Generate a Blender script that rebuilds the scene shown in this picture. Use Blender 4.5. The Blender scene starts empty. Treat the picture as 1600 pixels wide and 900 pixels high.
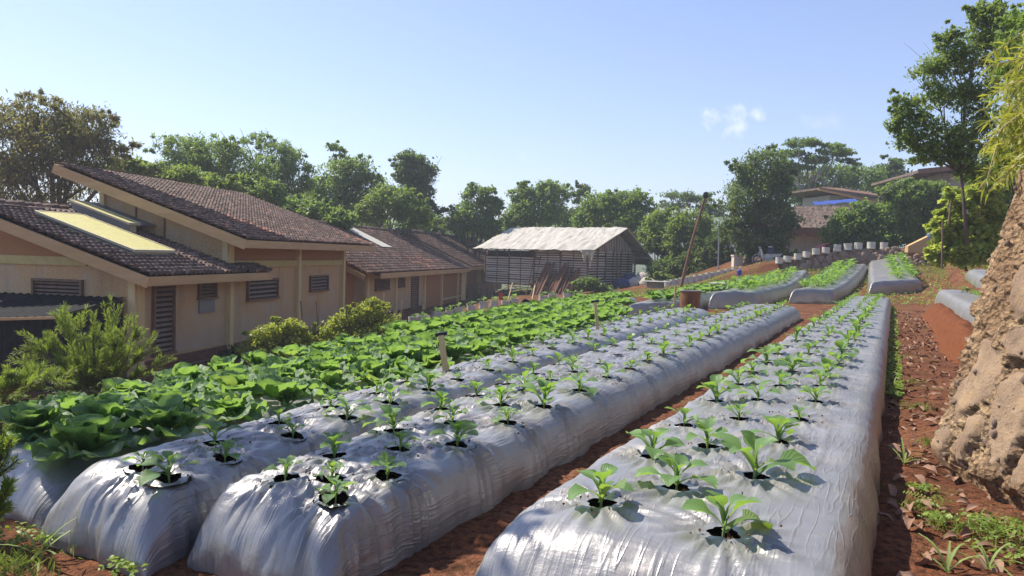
import bpy, math, random
import numpy as np
from mathutils import Vector, Matrix, Euler
rnd = random.Random(7)
S = bpy.context.scene
R = math.radians

# ------------------------------------------------------------------ camera
F = 1150.0; H0 = 399.0; MH = 0.028           # focal length and horizon line in photo pixels
ROLL = math.atan(MH); PITCH = math.atan((450 - H0) * math.cos(ROLL) / F)
f_ = np.array([0, math.cos(PITCH), -math.sin(PITCH)])
_r = np.array([1., 0, 0]); _u = np.array([0, math.sin(PITCH), math.cos(PITCH)])
r_ = _r * math.cos(ROLL) + _u * math.sin(ROLL); u_ = _u * math.cos(ROLL) - _r * math.sin(ROLL)
def ray(x, y): return f_ + r_ * ((x - 800) / F) - u_ * ((y - 450) / F)
def at(x, y, Y): v = ray(x, y); return v * (Y / v[1])            # point seen at a pixel, Y metres ahead
def onz(x, y, z): v = ray(x, y); return v * (z / v[2])
cam = bpy.data.cameras.new('camera'); camo = bpy.data.objects.new('camera', cam)
S.collection.objects.link(camo); S.camera = camo
cam.sensor_width = 36; cam.lens = 36 * F / 1600; cam.clip_start = 0.05; cam.clip_end = 6000
m3 = Matrix(((r_[0], u_[0], -f_[0]), (r_[1], u_[1], -f_[1]), (r_[2], u_[2], -f_[2])))
camo.matrix_world = m3.to_4x4()

# ------------------------------------------------------------------ light
SUN_AZ = math.atan2(-0.83, 0.55)     # clockwise from +Y
SUN_EL = R(52)
sun = bpy.data.lights.new('sun', 'SUN'); suno = bpy.data.objects.new('sun', sun); S.collection.objects.link(suno)
sun.energy = 4.4; sun.angle = R(0.5); sun.color = (1.0, 0.92, 0.80)
ts_ = Vector((math.sin(SUN_AZ) * math.cos(SUN_EL), math.cos(SUN_AZ) * math.cos(SUN_EL), math.sin(SUN_EL)))
suno.rotation_euler = ts_.to_track_quat('Z', 'Y').to_euler()
W = bpy.data.worlds.new("World"); S.world = W; W.use_nodes = True
wn = W.node_tree; wn.nodes.clear()
def WN(t, **k):
    n = wn.nodes.new(t)
    for a, b in k.items(): setattr(n, a, b)
    return n
sky = WN('ShaderNodeTexSky', sky_type='NISHITA', sun_disc=False, sun_elevation=SUN_EL, sun_rotation=SUN_AZ,
         air_density=1.0, dust_density=0.5, ozone_density=3.6, altitude=300)
bg = WN('ShaderNodeBackground'); bg.inputs['Strength'].default_value = 0.10
out = WN('ShaderNodeOutputWorld')
# small fair-weather clouds low in the sky
tc = WN('ShaderNodeTexCoord'); nz = WN('ShaderNodeTexNoise'); nz.inputs['Scale'].default_value = 34; nz.inputs['Detail'].default_value = 7
nz.inputs['Roughness'].default_value = 0.62
wn.links.new(tc.outputs['Generated'], nz.inputs['Vector'])
acc = None
for (px, py, w, h, st) in [(1128, 184, 34, 17, .6), (1152, 201, 25, 12, .6), (1185, 180, 14, 11, .6), (1288, 192, 38, 15, .22), (832, 249, 22, 12, .25)]:
    d = ray(px, py); d = d / np.linalg.norm(d)
    sb = WN('ShaderNodeVectorMath', operation='SUBTRACT'); sb.inputs[1].default_value = d
    wn.links.new(tc.outputs['Generated'], sb.inputs[0])
    ml = WN('ShaderNodeVectorMath', operation='MULTIPLY'); ml.inputs[1].default_value = (F / w * .62, F / w * .62, F / h * .62)
    wn.links.new(sb.outputs[0], ml.inputs[0])
    ln = WN('ShaderNodeVectorMath', operation='LENGTH'); wn.links.new(ml.outputs[0], ln.inputs[0])
    a1 = WN('ShaderNodeMath', operation='MULTIPLY_ADD'); wn.links.new(nz.outputs['Fac'], a1.inputs[0]); a1.inputs[1].default_value = 3.0
    a1.inputs[2].default_value = -.92
    a2 = WN('ShaderNodeMath', operation='SUBTRACT', use_clamp=True); wn.links.new(a1.outputs[0], a2.inputs[0]); wn.links.new(ln.outputs['Value'], a2.inputs[1])
    a3 = WN('ShaderNodeMath', operation='MULTIPLY'); wn.links.new(a2.outputs[0], a3.inputs[0]); a3.inputs[1].default_value = st
    if acc is None: acc = a3
    else:
        mx = WN('ShaderNodeMath', operation='MAXIMUM'); wn.links.new(acc.outputs[0], mx.inputs[0]); wn.links.new(a3.outputs[0], mx.inputs[1]); acc = mx
mixc = WN('ShaderNodeMix', data_type='RGBA'); wn.links.new(acc.outputs[0], mixc.inputs['Factor'])
tn = WN('ShaderNodeMix', data_type='RGBA', blend_type='MULTIPLY'); tn.inputs['Factor'].default_value = 1; wn.links.new(sky.outputs[0], tn.inputs['A']); tn.inputs['B'].default_value = (1.05, .955, 1.03, 1)
wn.links.new(tn.outputs['Result'], mixc.inputs['A']); mixc.inputs['B'].default_value = (8.2, 8.0, 8.0, 1)
wn.links.new(mixc.outputs['Result'], bg.inputs['Color']); wn.links.new(bg.outputs[0], out.inputs['Surface'])
S.view_settings.view_transform = 'Standard'; S.view_settings.look = 'None'; S.view_settings.exposure = 0.95; S.view_settings.gamma = 1
S.cycles.max_bounces = 6; S.cycles.transparent_max_bounces = 4; S.cycles.use_denoising = True

# ------------------------------------------------------------------ numeric helpers
def _hash(ix, iy, s):
    h = (ix.astype(np.int64) * 374761393 + iy.astype(np.int64) * 668265263 + s * 974634581) & 0x7fffffff
    h = ((h ^ (h >> 13)) * 1274126177) & 0x7fffffff
    return ((h ^ (h >> 16)) & 0xffff) / 65535.0
def vn(x, y, s=0):
    x = np.asarray(x, float); y = np.asarray(y, float)
    ix = np.floor(x); iy = np.floor(y); fx = x - ix; fy = y - iy
    fx = fx * fx * (3 - 2 * fx); fy = fy * fy * (3 - 2 * fy)
    a = _hash(ix, iy, s); b = _hash(ix + 1, iy, s); c = _hash(ix, iy + 1, s); d = _hash(ix + 1, iy + 1, s)
    return (a + (b - a) * fx) * (1 - fy) + (c + (d - c) * fx) * fy
def fbm(x, y, s=0, o=4):
    t = 0; a = .5
    for i in range(o):
        t = t + a * (vn(x * 2 ** i, y * 2 ** i, s + i * 17) - .5); a *= .5
    return t
def sst(a, b, x): t = np.clip((x - a) / (b - a), 0, 1); return t * t * (3 - 2 * t)

# ------------------------------------------------------------------ mesh helpers
class MB:
    def __init__(s): s.v = []; s.f = []; s.m = []
    def add(s, vs, fs, mi=0):
        o = len(s.v); s.v.extend([tuple(map(float, p)) for p in vs]); s.f.extend([[i + o for i in q] for q in fs]); s.m.extend([mi] * len(fs)); return s
    def hexa(s, p, mi=0):                                  # 8 corners: bottom ring then top ring
        return s.add(p, [(3, 2, 1, 0), (4, 5, 6, 7), (0, 1, 5, 4), (1, 2, 6, 5), (2, 3, 7, 6), (3, 0, 4, 7)], mi)
    def box(s, x0, x1, y0, y1, z0, z1, mi=0):
        return s.hexa([(x0, y0, z0), (x1, y0, z0), (x1, y1, z0), (x0, y1, z0), (x0, y0, z1), (x1, y0, z1), (x1, y1, z1), (x0, y1, z1)], mi)
    def beam(s, a, b, w, h, up=(0, 0, 1), mi=0):
        a = Vector(a); b = Vector(b); d = (b - a).normalized(); sd = d.cross(Vector(up))
        if sd.length < 1e-4: sd = d.cross(Vector((1, 0, 0)))
        sd.normalize(); n = sd.cross(d).normalized(); sd *= w / 2; n *= h / 2
        return s.hexa([a - sd - n, a + sd - n, a + sd + n, a - sd + n, b - sd - n, b + sd - n, b + sd + n, b - sd + n], mi)
    def tube(s, pts, rad, n=7, mi=0, cap=True):
        pts = [Vector(p) for p in pts]; rad = rad if hasattr(rad, '__len__') else [rad] * len(pts)
        vs = []; fs = []; ref = None
        for i, p in enumerate(pts):
            d = (pts[min(i + 1, len(pts) - 1)] - pts[max(i - 1, 0)]).normalized()
            if ref is None: ref = d.cross(Vector((0, 0, 1)) if abs(d.z) < .9 else Vector((1, 0, 0))).normalized()
            ref = (ref - d * ref.dot(d)).normalized(); b = d.cross(ref)
            for k in range(n):
                a = 2 * math.pi * k / n; vs.append(p + (ref * math.cos(a) + b * math.sin(a)) * rad[i])
        for i in range(len(pts) - 1):
            for k in range(n):
                k2 = (k + 1) % n; fs.append((i * n + k, i * n + k2, (i + 1) * n + k2, (i + 1) * n + k))
        if cap: fs.append(tuple(range(n))[::-1]); fs.append(tuple(range((len(pts) - 1) * n, len(pts) * n)))
        return s.add(vs, fs, mi)
    def lathe(s, prof, n=16, c=(0, 0, 0), mi=0, axis='z'):
        vs = []; fs = []
        for (r, z) in prof:
            for k in range(n):
                a = 2 * math.pi * k / n; p = (r * math.cos(a), r * math.sin(a), z)
                if axis == 'y': p = (p[0], p[2], p[1])
                vs.append((p[0] + c[0], p[1] + c[1], p[2] + c[2]))
        for i in range(len(prof) - 1):
            for k in range(n):
                k2 = (k + 1) % n; fs.append((i * n + k, i * n + k2, (i + 1) * n + k2, (i + 1) * n + k))
        return s.add(vs, fs, mi)
    def mesh(s, name, mats, smooth=False):
        me = bpy.data.meshes.new(name); me.from_pydata(s.v, [], s.f)
        for m in (mats if isinstance(mats, (list, tuple)) else [mats]): me.materials.append(m)
        if any(s.m): me.polygons.foreach_set('material_index', s.m)
        if smooth: me.polygons.foreach_set('use_smooth', [True] * len(me.polygons))
        me.update(); return me
def np_mesh(name, V, Q, mats, smooth=False, tint=None, uv=None, mi=None):
    V = np.asarray(V, np.float32); Q = np.asarray(Q, np.int32); k = Q.shape[1]
    me = bpy.data.meshes.new(name)
    me.vertices.add(len(V)); me.vertices.foreach_set('co', V.ravel())
    me.loops.add(Q.size); me.loops.foreach_set('vertex_index', Q.ravel())
    me.polygons.add(len(Q)); me.polygons.foreach_set('loop_start', np.arange(0, Q.size, k, dtype=np.int32))
    me.polygons.foreach_set('loop_total', np.full(len(Q), k, np.int32))
    for m in (mats if isinstance(mats, (list, tuple)) else [mats]): me.materials.append(m)
    if mi is not None: me.polygons.foreach_set('material_index', np.asarray(mi, np.int32))
    if smooth: me.polygons.foreach_set('use_smooth', np.ones(len(Q), bool))
    if tint is not None:
        a = me.attributes.new('tint', 'FLOAT', 'POINT'); a.data.foreach_set('value', np.asarray(tint, np.float32))
    if uv is not None:
        l = me.uv_layers.new(name='UVMap'); l.data.foreach_set('uv', np.asarray(uv, np.float32)[Q.ravel()].ravel())
    me.update(calc_edges=True); me.validate(); return me
def grid_faces(nr, nc):
    i = np.arange(nr - 1)[:, None] * nc + np.arange(nc - 1)[None]; i = i.ravel()
    return np.stack([i, i + 1, i + nc + 1, i + nc], 1)
COL = S.collection
def ob(name, me, parent=None, loc=None, rot=None, scale=None):
    o = bpy.data.objects.new(name, me); COL.objects.link(o)
    if parent is not None: o.parent = parent
    if loc is not None: o.location = loc
    if rot is not None: o.rotation_euler = rot
    if scale is not None: o.scale = scale if hasattr(scale, '__len__') else (scale,) * 3
    return o
def tag(o, label=None, cat=None, group=None, kind=None):
    if label: o['label'] = label
    if cat: o['category'] = cat
    if group: o['group'] = group
    if kind: o['kind'] = kind
    return o
ONES = 'first second third fourth fifth sixth seventh eighth ninth tenth eleventh twelfth thirteenth fourteenth fifteenth sixteenth seventeenth eighteenth nineteenth'.split()
TENS = {2: 'twenty', 3: 'thirty', 4: 'forty', 5: 'fifty', 6: 'sixty'}; TENO = {2: 'twentieth', 3: 'thirtieth', 4: 'fortieth', 5: 'fiftieth', 6: 'sixtieth'}
def nth(i):
    if i <= 19: return ONES[i - 1]
    return TENO[i // 10] if i % 10 == 0 else TENS[i // 10] + '-' + ONES[i % 10 - 1]

# ------------------------------------------------------------------ materials
def mat(name, build, **k):
    m = bpy.data.materials.new(name); m.use_nodes = True; nt = m.node_tree; nt.nodes.clear()
    o = nt.nodes.new('ShaderNodeOutputMaterial')
    class N: pass
    n = N(); n.nt = nt
    def new(t, ins=None, **kw):
        x = nt.nodes.new(t)
        for a, b in kw.items(): setattr(x, a, b)
        for a, b in (ins or {}).items():
            if isinstance(b, bpy.types.NodeSocket): nt.links.new(b, x.inputs[a])
            else: x.inputs[a].default_value = b
        return x
    n.new = new
    n.obj = lambda: new('ShaderNodeTexCoord').outputs['Object']
    n.uv = lambda: new('ShaderNodeTexCoord').outputs['UV']
    n.map = lambda v, sc, lo=(0, 0, 0), ro=(0, 0, 0): new('ShaderNodeMapping', {'Vector': v, 'Scale': sc, 'Location': lo, 'Rotation': ro}).outputs[0]
    def noise(v, sc, det=4, ro=.55, dist=0): return new('ShaderNodeTexNoise', {'Vector': v, 'Scale': sc, 'Detail': det, 'Roughness': ro, 'Distortion': dist}).outputs['Fac']
    n.noise = noise
    def ramp(fac, stops, interp='LINEAR'):
        x = new('ShaderNodeValToRGB', {'Fac': fac}); e = x.color_ramp.elements; x.color_ramp.interpolation = interp
        while len(e) < len(stops): e.new(.5)
        for q, (p, c) in zip(e, stops):
            q.position = p; q.color = (c, c, c, 1) if not hasattr(c, '__len__') else (*c, 1)
        return x.outputs[0]
    n.ramp = ramp
    def mix(f, a, b, bt='MIX'):
        x = new('ShaderNodeMix', data_type='RGBA', blend_type=bt)
        for s_, v in (('Factor', f), ('A', a), ('B', b)):
            i = [q for q in x.inputs if q.name == s_ and (q.type == 'RGBA' or s_ == 'Factor')][0]
            if isinstance(v, bpy.types.NodeSocket): nt.links.new(v, i)
            else: i.default_value = (*v, 1) if hasattr(v, '__len__') else v
        return [q for q in x.outputs if q.type == 'RGBA'][0]
    n.mix = mix
    n.math = lambda op, a, b=0., c=None: new('ShaderNodeMath', {0: a, 1: b, **({2: c} if c is not None else {})}, operation=op).outputs[0]
    n.attr = lambda nm: new('ShaderNodeAttribute', attribute_name=nm).outputs['Fac']
    n.rand = lambda: new('ShaderNodeObjectInfo').outputs['Random']
    def pb(color, rough=.8, metal=0., spec=.5, bump=None, bs=.3, bd=.02, **kw):
        x = new('ShaderNodeBsdfPrincipled', {'Base Color': color if isinstance(color, bpy.types.NodeSocket) else (*color, 1), 'Roughness': rough, 'Metallic': metal, 'Specular IOR Level': spec, **kw})
        if bump is not None: nt.links.new(new('ShaderNodeBump', {'Height': bump, 'Strength': bs, 'Distance': bd}).outputs[0], x.inputs['Normal'])
        return x.outputs[0]
    n.pb = pb
    nt.links.new(build(n), o.inputs['Surface']); return m
def simple(name, c1, c2, sc=6, rough=.8, bs=.3, bd=.01, spec=.4, stretch=(1, 1, 1), metal=0, rv=.0, det=5):
    def b(n):
        v = n.map(n.obj(), stretch); f = n.noise(v, sc, det)
        c = n.ramp(f, [(.3, c1), (.7, c2)])
        if rv: c = n.mix(n.math('MULTIPLY', n.rand(), rv), c, tuple(x * .35 for x in c1))
        return n.pb(c, rough, metal, spec, n.noise(v, sc * 3, det), bs, bd)
    return mat(name, b)
def leafmat(name, c1, c2, tr=(.25, .45, .04), tf=.35, rough=.5, spec=.4, rv=.3, attr=True, veins=None, back=None):
    def b(n):
        t = n.attr('tint') if attr else n.rand()
        c = n.mix(t, c1, c2)
        if rv: c = n.mix(n.math('MULTIPLY', n.rand(), rv), c, tuple(x * .55 for x in c1))
        if attr is False and not rv: c = n.mix(n.math('MULTIPLY', n.math('GREATER_THAN', n.rand(), .94), .65), c, (.33, .31, .07))
        if attr is False: c = n.mix(n.math('MULTIPLY', n.noise(n.obj(), 9., 3), .5), c, c2)
        bump = None
        if veins:
            uv = n.new('ShaderNodeSeparateXYZ', {0: n.uv()}); x, y = uv.outputs[0], uv.outputs[1]
            ay = n.math('ABSOLUTE', y)
            k = n.math('FRACT', n.math('MULTIPLY', n.math('SUBTRACT', x, n.math('MULTIPLY', ay, .55)), 7.))
            k = n.math('ABSOLUTE', n.math('SUBTRACT', k, .5))
            ve = n.math('MAXIMUM', n.math('LESS_THAN', k, .055), n.math('LESS_THAN', ay, .05))
            c = n.mix(n.math('MULTIPLY', ve, .42), c, veins); bump = n.math('ADD', n.math('MULTIPLY', k, 1.), n.math('MULTIPLY', n.noise(n.obj(), 30., 2), .6))
        if back:
            c = n.mix(n.math('MULTIPLY', n.new('ShaderNodeNewGeometry').outputs['Backfacing'], .6), c, back)
        p = n.pb(c, rough, 0, spec, bump, .35, .01)
        tl = n.new('ShaderNodeBsdfTranslucent', {'Color': n.mix(.5, c, tr)}).outputs[0]
        return n.new('ShaderNodeMixShader', {0: tf, 1: p, 2: tl}).outputs[0]
    return mat(name, b)

def _soil(n):
    v = n.obj(); a = n.noise(v, 1.3, 6); g = n.noise(v, 22., 6, .65); big = n.noise(v, .35, 3)
    c = n.ramp(a, [(.32, (.16, .058, .026)), (.52, (.275, .107, .049)), (.72, (.36, .168, .088))])
    c = n.mix(n.ramp(g, [(.35, 0.), (.62, .75)]), (.055, .022, .013), c)
    moss = n.ramp(n.noise(v, 2.2, 6, .7), [(.53, 0.), (.62, .7)])
    far = n.new('ShaderNodeSeparateXYZ', {0: v}).outputs[1]
    fm = n.ramp(n.math('DIVIDE', far, 100.), [(.16, .35), (.30, .8), (.46, .75), (.60, 1.)])
    c = n.mix(n.math('MULTIPLY', moss, fm), c, n.mix(g, (.10, .12, .025), (.19, .15, .04)))
    grass = n.ramp(n.math('DIVIDE', far, 100.), [(.50, 0.), (.58, .9)])
    c = n.mix(grass, c, n.mix(g, (.04, .075, .02), (.09, .12, .03)))
    return n.pb(c, .95, 0, .15, n.math('ADD', g, n.noise(v, 70., 4)), .8, .03)
M = {}
M['soil'] = mat('red_soil', _soil)
M['dark_soil'] = simple('planting_soil_shaded', (.006, .004, .003), (.020, .011, .007), 40, .95, .6, .01, .1)  # near-black: the shade inside the holes is put into the soil colour
M['mound'] = simple('loose_red_soil', (.115, .038, .016), (.19, .068, .028), 14, .95, .9, .03, .1, det=8)
def _plastic(n):
    uv = n.uv(); v = n.obj()
    tr = n.noise(n.map(uv, (26, 3.0, 1), ro=(0, 0, .25)), 1., 3, .5, .15)          # wrinkles across the bed
    lo = n.noise(n.map(uv, (2.2, 26, 1), ro=(0, 0, -.35)), 1., 3, .5, .2)          # wrinkles along it
    mk = n.ramp(n.noise(v, 1.1, 3), [(.36, 0.), (.54, 1.)])
    h = n.math('ADD', n.math('MULTIPLY', n.mix(mk, tr, lo), .9), n.math('MULTIPLY', n.noise(v, 26., 4, .6), .35))
    cr = n.ramp(n.noise(n.map(uv, (15, 2.4, 1), ro=(0, 0, .3)), 1., 2, .4, .2), [(.455, 0.), (.5, 1.), (.545, 0.)])
    cr2 = n.ramp(n.noise(n.map(uv, (2.0, 17, 1), ro=(0, 0, -.22)), 1., 2, .4, .2), [(.45, 0.), (.5, 1.), (.55, 0.)])
    cm = n.ramp(n.noise(v, 2.3, 2), [(.40, 0.), (.62, 1.)])
    h = n.math('ADD', h, n.math('ADD', n.math('MULTIPLY', n.math('MULTIPLY', cr, cm), .09), n.math('MULTIPLY', n.math('MULTIPLY', cr2, n.ramp(n.noise(v, 1.6, 2), [(.38, .15), (.6, 1.)])), .34)))
    dirt = n.ramp(n.noise(v, 2.1, 6, .7), [(.52, 0.), (.70, .55)])
    dust = n.ramp(n.noise(v, 55., 4, .8), [(.60, 0.), (.68, .5)])
    c = n.ramp(n.noise(n.map(uv, (3, 1.2, 1)), 1.3, 5), [(.3, (.265, .262, .258)), (.7, (.355, .348, .340))])
    c = n.mix(n.math('MULTIPLY', dirt, .55), c, (.27, .225, .18))
    c = n.mix(n.math('MULTIPLY', dust, dirt), c, (.10, .055, .035))
    met = n.math('SUBTRACT', .50, n.math('MULTIPLY', dirt, .4))
    ro = n.math('ADD', n.math('ADD', .33, n.math('MULTIPLY', dirt, .25)), n.math('MULTIPLY', n.noise(v, 7., 4), .10))
    return n.pb(c, ro, met, .5, h, .42, .016)
M['plastic'] = mat('silver_mulch_film', _plastic)
M['kale'] = leafmat('kale_leaf', (.085, .19, .045), (.15, .29, .06), (.45, .70, .06), .44, .45, .5, 0, False, (.24, .34, .16), (.14, .25, .11))
M['kale_far'] = leafmat('kale_leaf_far', (.085, .19, .045), (.15, .29, .06), (.45, .70, .06), .44, .45, .5, .3, False)
M['stem'] = simple('pale_green_stem', (.18, .26, .09), (.28, .36, .16), 20, .5)
M['cabbage'] = leafmat('cabbage_leaf', (.074, .165, .055), (.140, .246, .070), (.44, .70, .09), .48, .52, .35, 0, False, (.20, .32, .13), (.13, .22, .13))
M['cabbage_far'] = leafmat('cabbage_leaf_far', (.074, .165, .055), (.140, .246, .070), (.44, .70, .09), .48, .52, .35, .3, False)
def _tile(n):
    a = n.noise(n.obj(), 11., 5); r = n.rand(); t = n.attr('tint')
    rr = n.math('FRACT', n.math('ADD', r, t))
    c = n.ramp(rr, [(0., (.10, .056, .040)), (.35, (.16, .092, .066)), (.7, (.22, .13, .094)), (.95, (.33, .21, .16))])
    c = n.mix(n.ramp(a, [(.42, .6), (.6, 0.)]), c, (.035, .024, .02))
    return n.pb(c, .78, 0, .35, a, .3, .006)
M['tile'] = mat('weathered_clay_tile', _tile)
M['newtile'] = simple('fresh_clay_tile', (.34, .13, .075), (.44, .20, .13), 14, .75, .2, .004)
def _wall(n):
    v = n.obj(); a = n.noise(v, 30., 5, .7); b = n.noise(v, 1.2, 4); w = n.new('ShaderNodeTexVoronoi', {'Vector': n.map(v, (1, 1, .7)), 'Scale': 34.}).outputs['Distance']
    c = n.ramp(a, [(.30, (.33, .19, .075)), (.5, (.58, .385, .185)), (.72, (.70, .53, .31))])
    c = n.mix(n.ramp(b, [(.45, 0.), (.66, .55)]), c, (.50, .43, .32))
    zz = n.new('ShaderNodeSeparateXYZ', {0: v}).outputs[2]
    c = n.mix(n.ramp(n.math('ADD', n.math('DIVIDE', zz, 3.), n.math('MULTIPLY', n.math('SUBTRACT', b, .5), .5)), [(.05, .5), (.45, 0.)]), c, (.33, .31, .29))
    sk = n.ramp(n.noise(n.map(v, (1.7, 1.7, .3)), 1., 6, .7), [(.52, 0.), (.75, .4)])
    c = n.mix(sk, c, (.20, .145, .09))
    return n.pb(c, .9, 0, .2, w, .5, .012)
M['wall'] = mat('woven_panel_wall', _wall)
def _wallr(n):
    v = n.obj(); a = n.noise(v, 24., 5, .7)
    c = n.ramp(a, [(.30, (.33, .155, .06)), (.7, (.46, .25, .11))])
    return n.pb(c, .9, 0, .2, a, .4, .01)
M['wall_red'] = mat('brown_panel_wall', _wallr)
M['post'] = simple('cream_painted_timber', (.60, .47, .21), (.70, .57, .30), 5, .6, .15, .004, .4, (1, 1, .2))
M['yellow'] = simple('yellow_painted_beam', (.46, .38, .13), (.54, .46, .19), 5, .6, .15, .004)
M['fascia'] = simple('tan_timber_board', (.44, .28, .12), (.54, .36, .17), 3, .65, .2, .004, .4, (.3, .3, 2))
M['frame'] = simple('brown_window_timber', (.15, .085, .048), (.22, .13, .075), 8, .6, .2, .004, .4, (1, 1, .3))
M['slat'] = simple('brown_louvre_timber', (.15, .085, .05), (.22, .14, .085), 8, .55)
M['dark'] = simple('shade_black', (.010, .008, .007), (.018, .014, .011), 3, .9)  # near-black colour as shade behind louvre slats and in gaps between tiles
M['brick'] = simple('old_brick', (.16, .065, .042), (.25, .115, .075), 12, .9, .5, .01, .2, rv=.4)
M['mortar'] = simple('mortar', (.17, .13, .11), (.24, .19, .16), 20, .95)
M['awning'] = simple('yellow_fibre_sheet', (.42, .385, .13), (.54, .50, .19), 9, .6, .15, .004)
M['awning_grey'] = simple('grey_and_shaded_sheet', (.20, .19, .18), (.26, .25, .235), 20, .6)  # grey sides and pane, also the shade coloured onto the second rooflight
M['creamedge'] = simple('cream_timber_edge', (.48, .42, .25), (.58, .52, .34), 6, .6)
M['sheet'] = simple('translucent_roof_sheet', (.47, .45, .36), (.56, .54, .45), 8, .5)
def _tarp(n):
    v = n.obj(); a = n.noise(n.map(v, (1, .3, 1)), 2.2, 6, .6, .8)
    c = n.ramp(a, [(.3, (.26, .24, .205)), (.5, (.39, .365, .32)), (.7, (.47, .445, .40))])
    return n.pb(c, .6, 0, .4, n.noise(v, 4., 6, .65), .8, .06)
M['tarp'] = mat('weathered_white_tarpaulin', _tarp)
M['bamboo'] = simple('grey_bamboo_slat', (.60, .52, .41), (.78, .70, .58), 7, .75, .3, .005, .3, (.25, .25, 1), rv=.35)
M['bamboo_brown'] = simple('brown_bamboo', (.16, .10, .055), (.30, .20, .115), 8, .7, .3, .005, .3, (1, 1, .2), rv=.4)
M['redbark'] = simple('reddish_split_trunk', (.13, .065, .04), (.26, .14, .09), 9, .85, .5, .01, .3, (1, 1, .15), rv=.5)
M['thatch'] = simple('palm_thatch', (.10, .072, .058), (.235, .18, .15), 16, .95, .9, .03, .1, (1, .25, .25))
M['thatch_red'] = simple('palm_thatch_fringe', (.16, .085, .055), (.30, .19, .13), 16, .95, .8, .03, .1)
M['plank'] = simple('pale_hut_plank', (.58, .50, .41), (.70, .63, .53), 6, .8, .2, .004, .2, (3, 3, .3), rv=.3)
M['white_pot'] = simple('white_plastic_pot', (.44, .42, .37), (.60, .58, .52), 8, .55, .1, .003)
M['stone'] = simple('field_stone', (.20, .135, .095), (.40, .30, .23), 7, .9, .6, .02, .2, rv=.45)
M['stonebed'] = simple('earth_between_stones', (.11, .065, .042), (.26, .165, .105), 8, .95, .9, .03, .1, det=7)
def _rock(n):
    v = n.obj(); a = n.noise(v, 2.0, 7, .62); g = n.noise(v, 26., 6, .7); f = n.noise(v, 60., 4, .7); w = n.new('ShaderNodeTexVoronoi', {'Vector': v, 'Scale': 26.}).outputs['Distance']
    earth = n.ramp(a, [(.30, (.18, .105, .058)), (.48, (.30, .195, .11)), (.66, (.41, .29, .17)), (.8, (.44, .295, .13))])
    earth = n.mix(n.ramp(g, [(.38, .85), (.52, 0.)]), earth, (.075, .048, .032))
    b = n.noise(v, 3.4, 6, .6)
    stone = n.ramp(b, [(.30, (.18, .122, .083)), (.5, (.27, .19, .125)), (.7, (.36, .255, .16))])
    stone = n.mix(n.ramp(g, [(.33, .5), (.45, 0.)]), stone, (.10, .07, .05))
    stone = n.mix(n.ramp(n.noise(v, 5., 6, .7), [(.52, 0.), (.68, .6)]), stone, (.40, .27, .14))
    k = n.ramp(n.math('ADD', n.attr('tint'), n.math('MULTIPLY', n.math('SUBTRACT', g, .5), .9)), [(.35, 0.), (.6, 1.)])
    h = n.mix(k, n.math('ADD', n.math('MULTIPLY', w, 1.2), g), n.math('ADD', n.math('MULTIPLY', f, .35), n.math('MULTIPLY', n.noise(v, 9., 5), .5)))
    return n.pb(n.mix(k, earth, stone), .95, 0, .2, h, .9, .035)
M['bank'] = mat('stony_earth_bank', _rock); M['boulder'] = M['bank']
M['trunk'] = simple('tree_bark', (.075, .055, .04), (.17, .135, .10), 9, .95, .8, .03, .1, (1, 1, .25))
M['palebark'] = simple('pale_bark', (.22, .19, .15), (.36, .32, .27), 9, .9, .5, .02, .1, (1, 1, .4))
M['rust'] = simple('rusty_drum', (.12, .050, .025), (.26, .12, .055), 7, .85, .4, .006, .3, (1, 1, .35))
M['concrete'] = simple('grey_concrete', (.22, .215, .20), (.34, .33, .30), 10, .9, .4, .006)
M['black'] = simple('black_sheet', (.007, .008, .011), (.016, .017, .021), 5, .85, .2, .004, .15)
M['blackplastic'] = simple('black_plastic', (.008, .008, .009), (.018, .018, .018), 8, .4)
M['red'] = simple('red_plastic_sheet', (.42, .012, .018), (.55, .022, .03), 5, .45)
M['blue'] = simple('blue_tarpaulin', (.016, .050, .26), (.035, .085, .36), 5, .5, .4, .02)
M['orange'] = simple('orange_board', (.50, .25, .09), (.60, .33, .14), 5, .7)
M['whitewall'] = simple('white_render', (.36, .345, .32), (.46, .44, .41), 4, .85)
M['bamboostake'] = simple('yellow_bamboo_stake', (.40, .30, .14), (.56, .45, .25), 9, .6, .2, .003, .4, (2, 2, .3))
M['metal'] = simple('galvanised_pipe', (.30, .31, .32), (.42, .43, .44), 9, .45, .1, .002, .5, metal=.5)
M['sack'] = simple('woven_sack', (.36, .31, .26), (.52, .46, .40), 7, .85, .5, .01)
M['sackblue'] = simple('dark_blue_sack', (.02, .03, .075), (.05, .065, .14), 6, .7, .5, .01)
M['litter'] = simple('dry_leaf', (.15, .075, .045), (.36, .23, .16), 1.7, .8, .3, .01, .3)
M['grass'] = leafmat('grass_blade', (.10, .17, .03), (.22, .27, .05), (.4, .5, .06), .3, .6, .3, 0)
M['weed'] = leafmat('weed_leaf', (.12, .21, .035), (.26, .34, .06), (.45, .6, .06), .35, .5, .4, 0)
M['fern'] = leafmat('fern_leaf', (.17, .26, .07), (.26, .35, .10), (.45, .6, .1), .35, .6, .3, 0, False)
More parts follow.
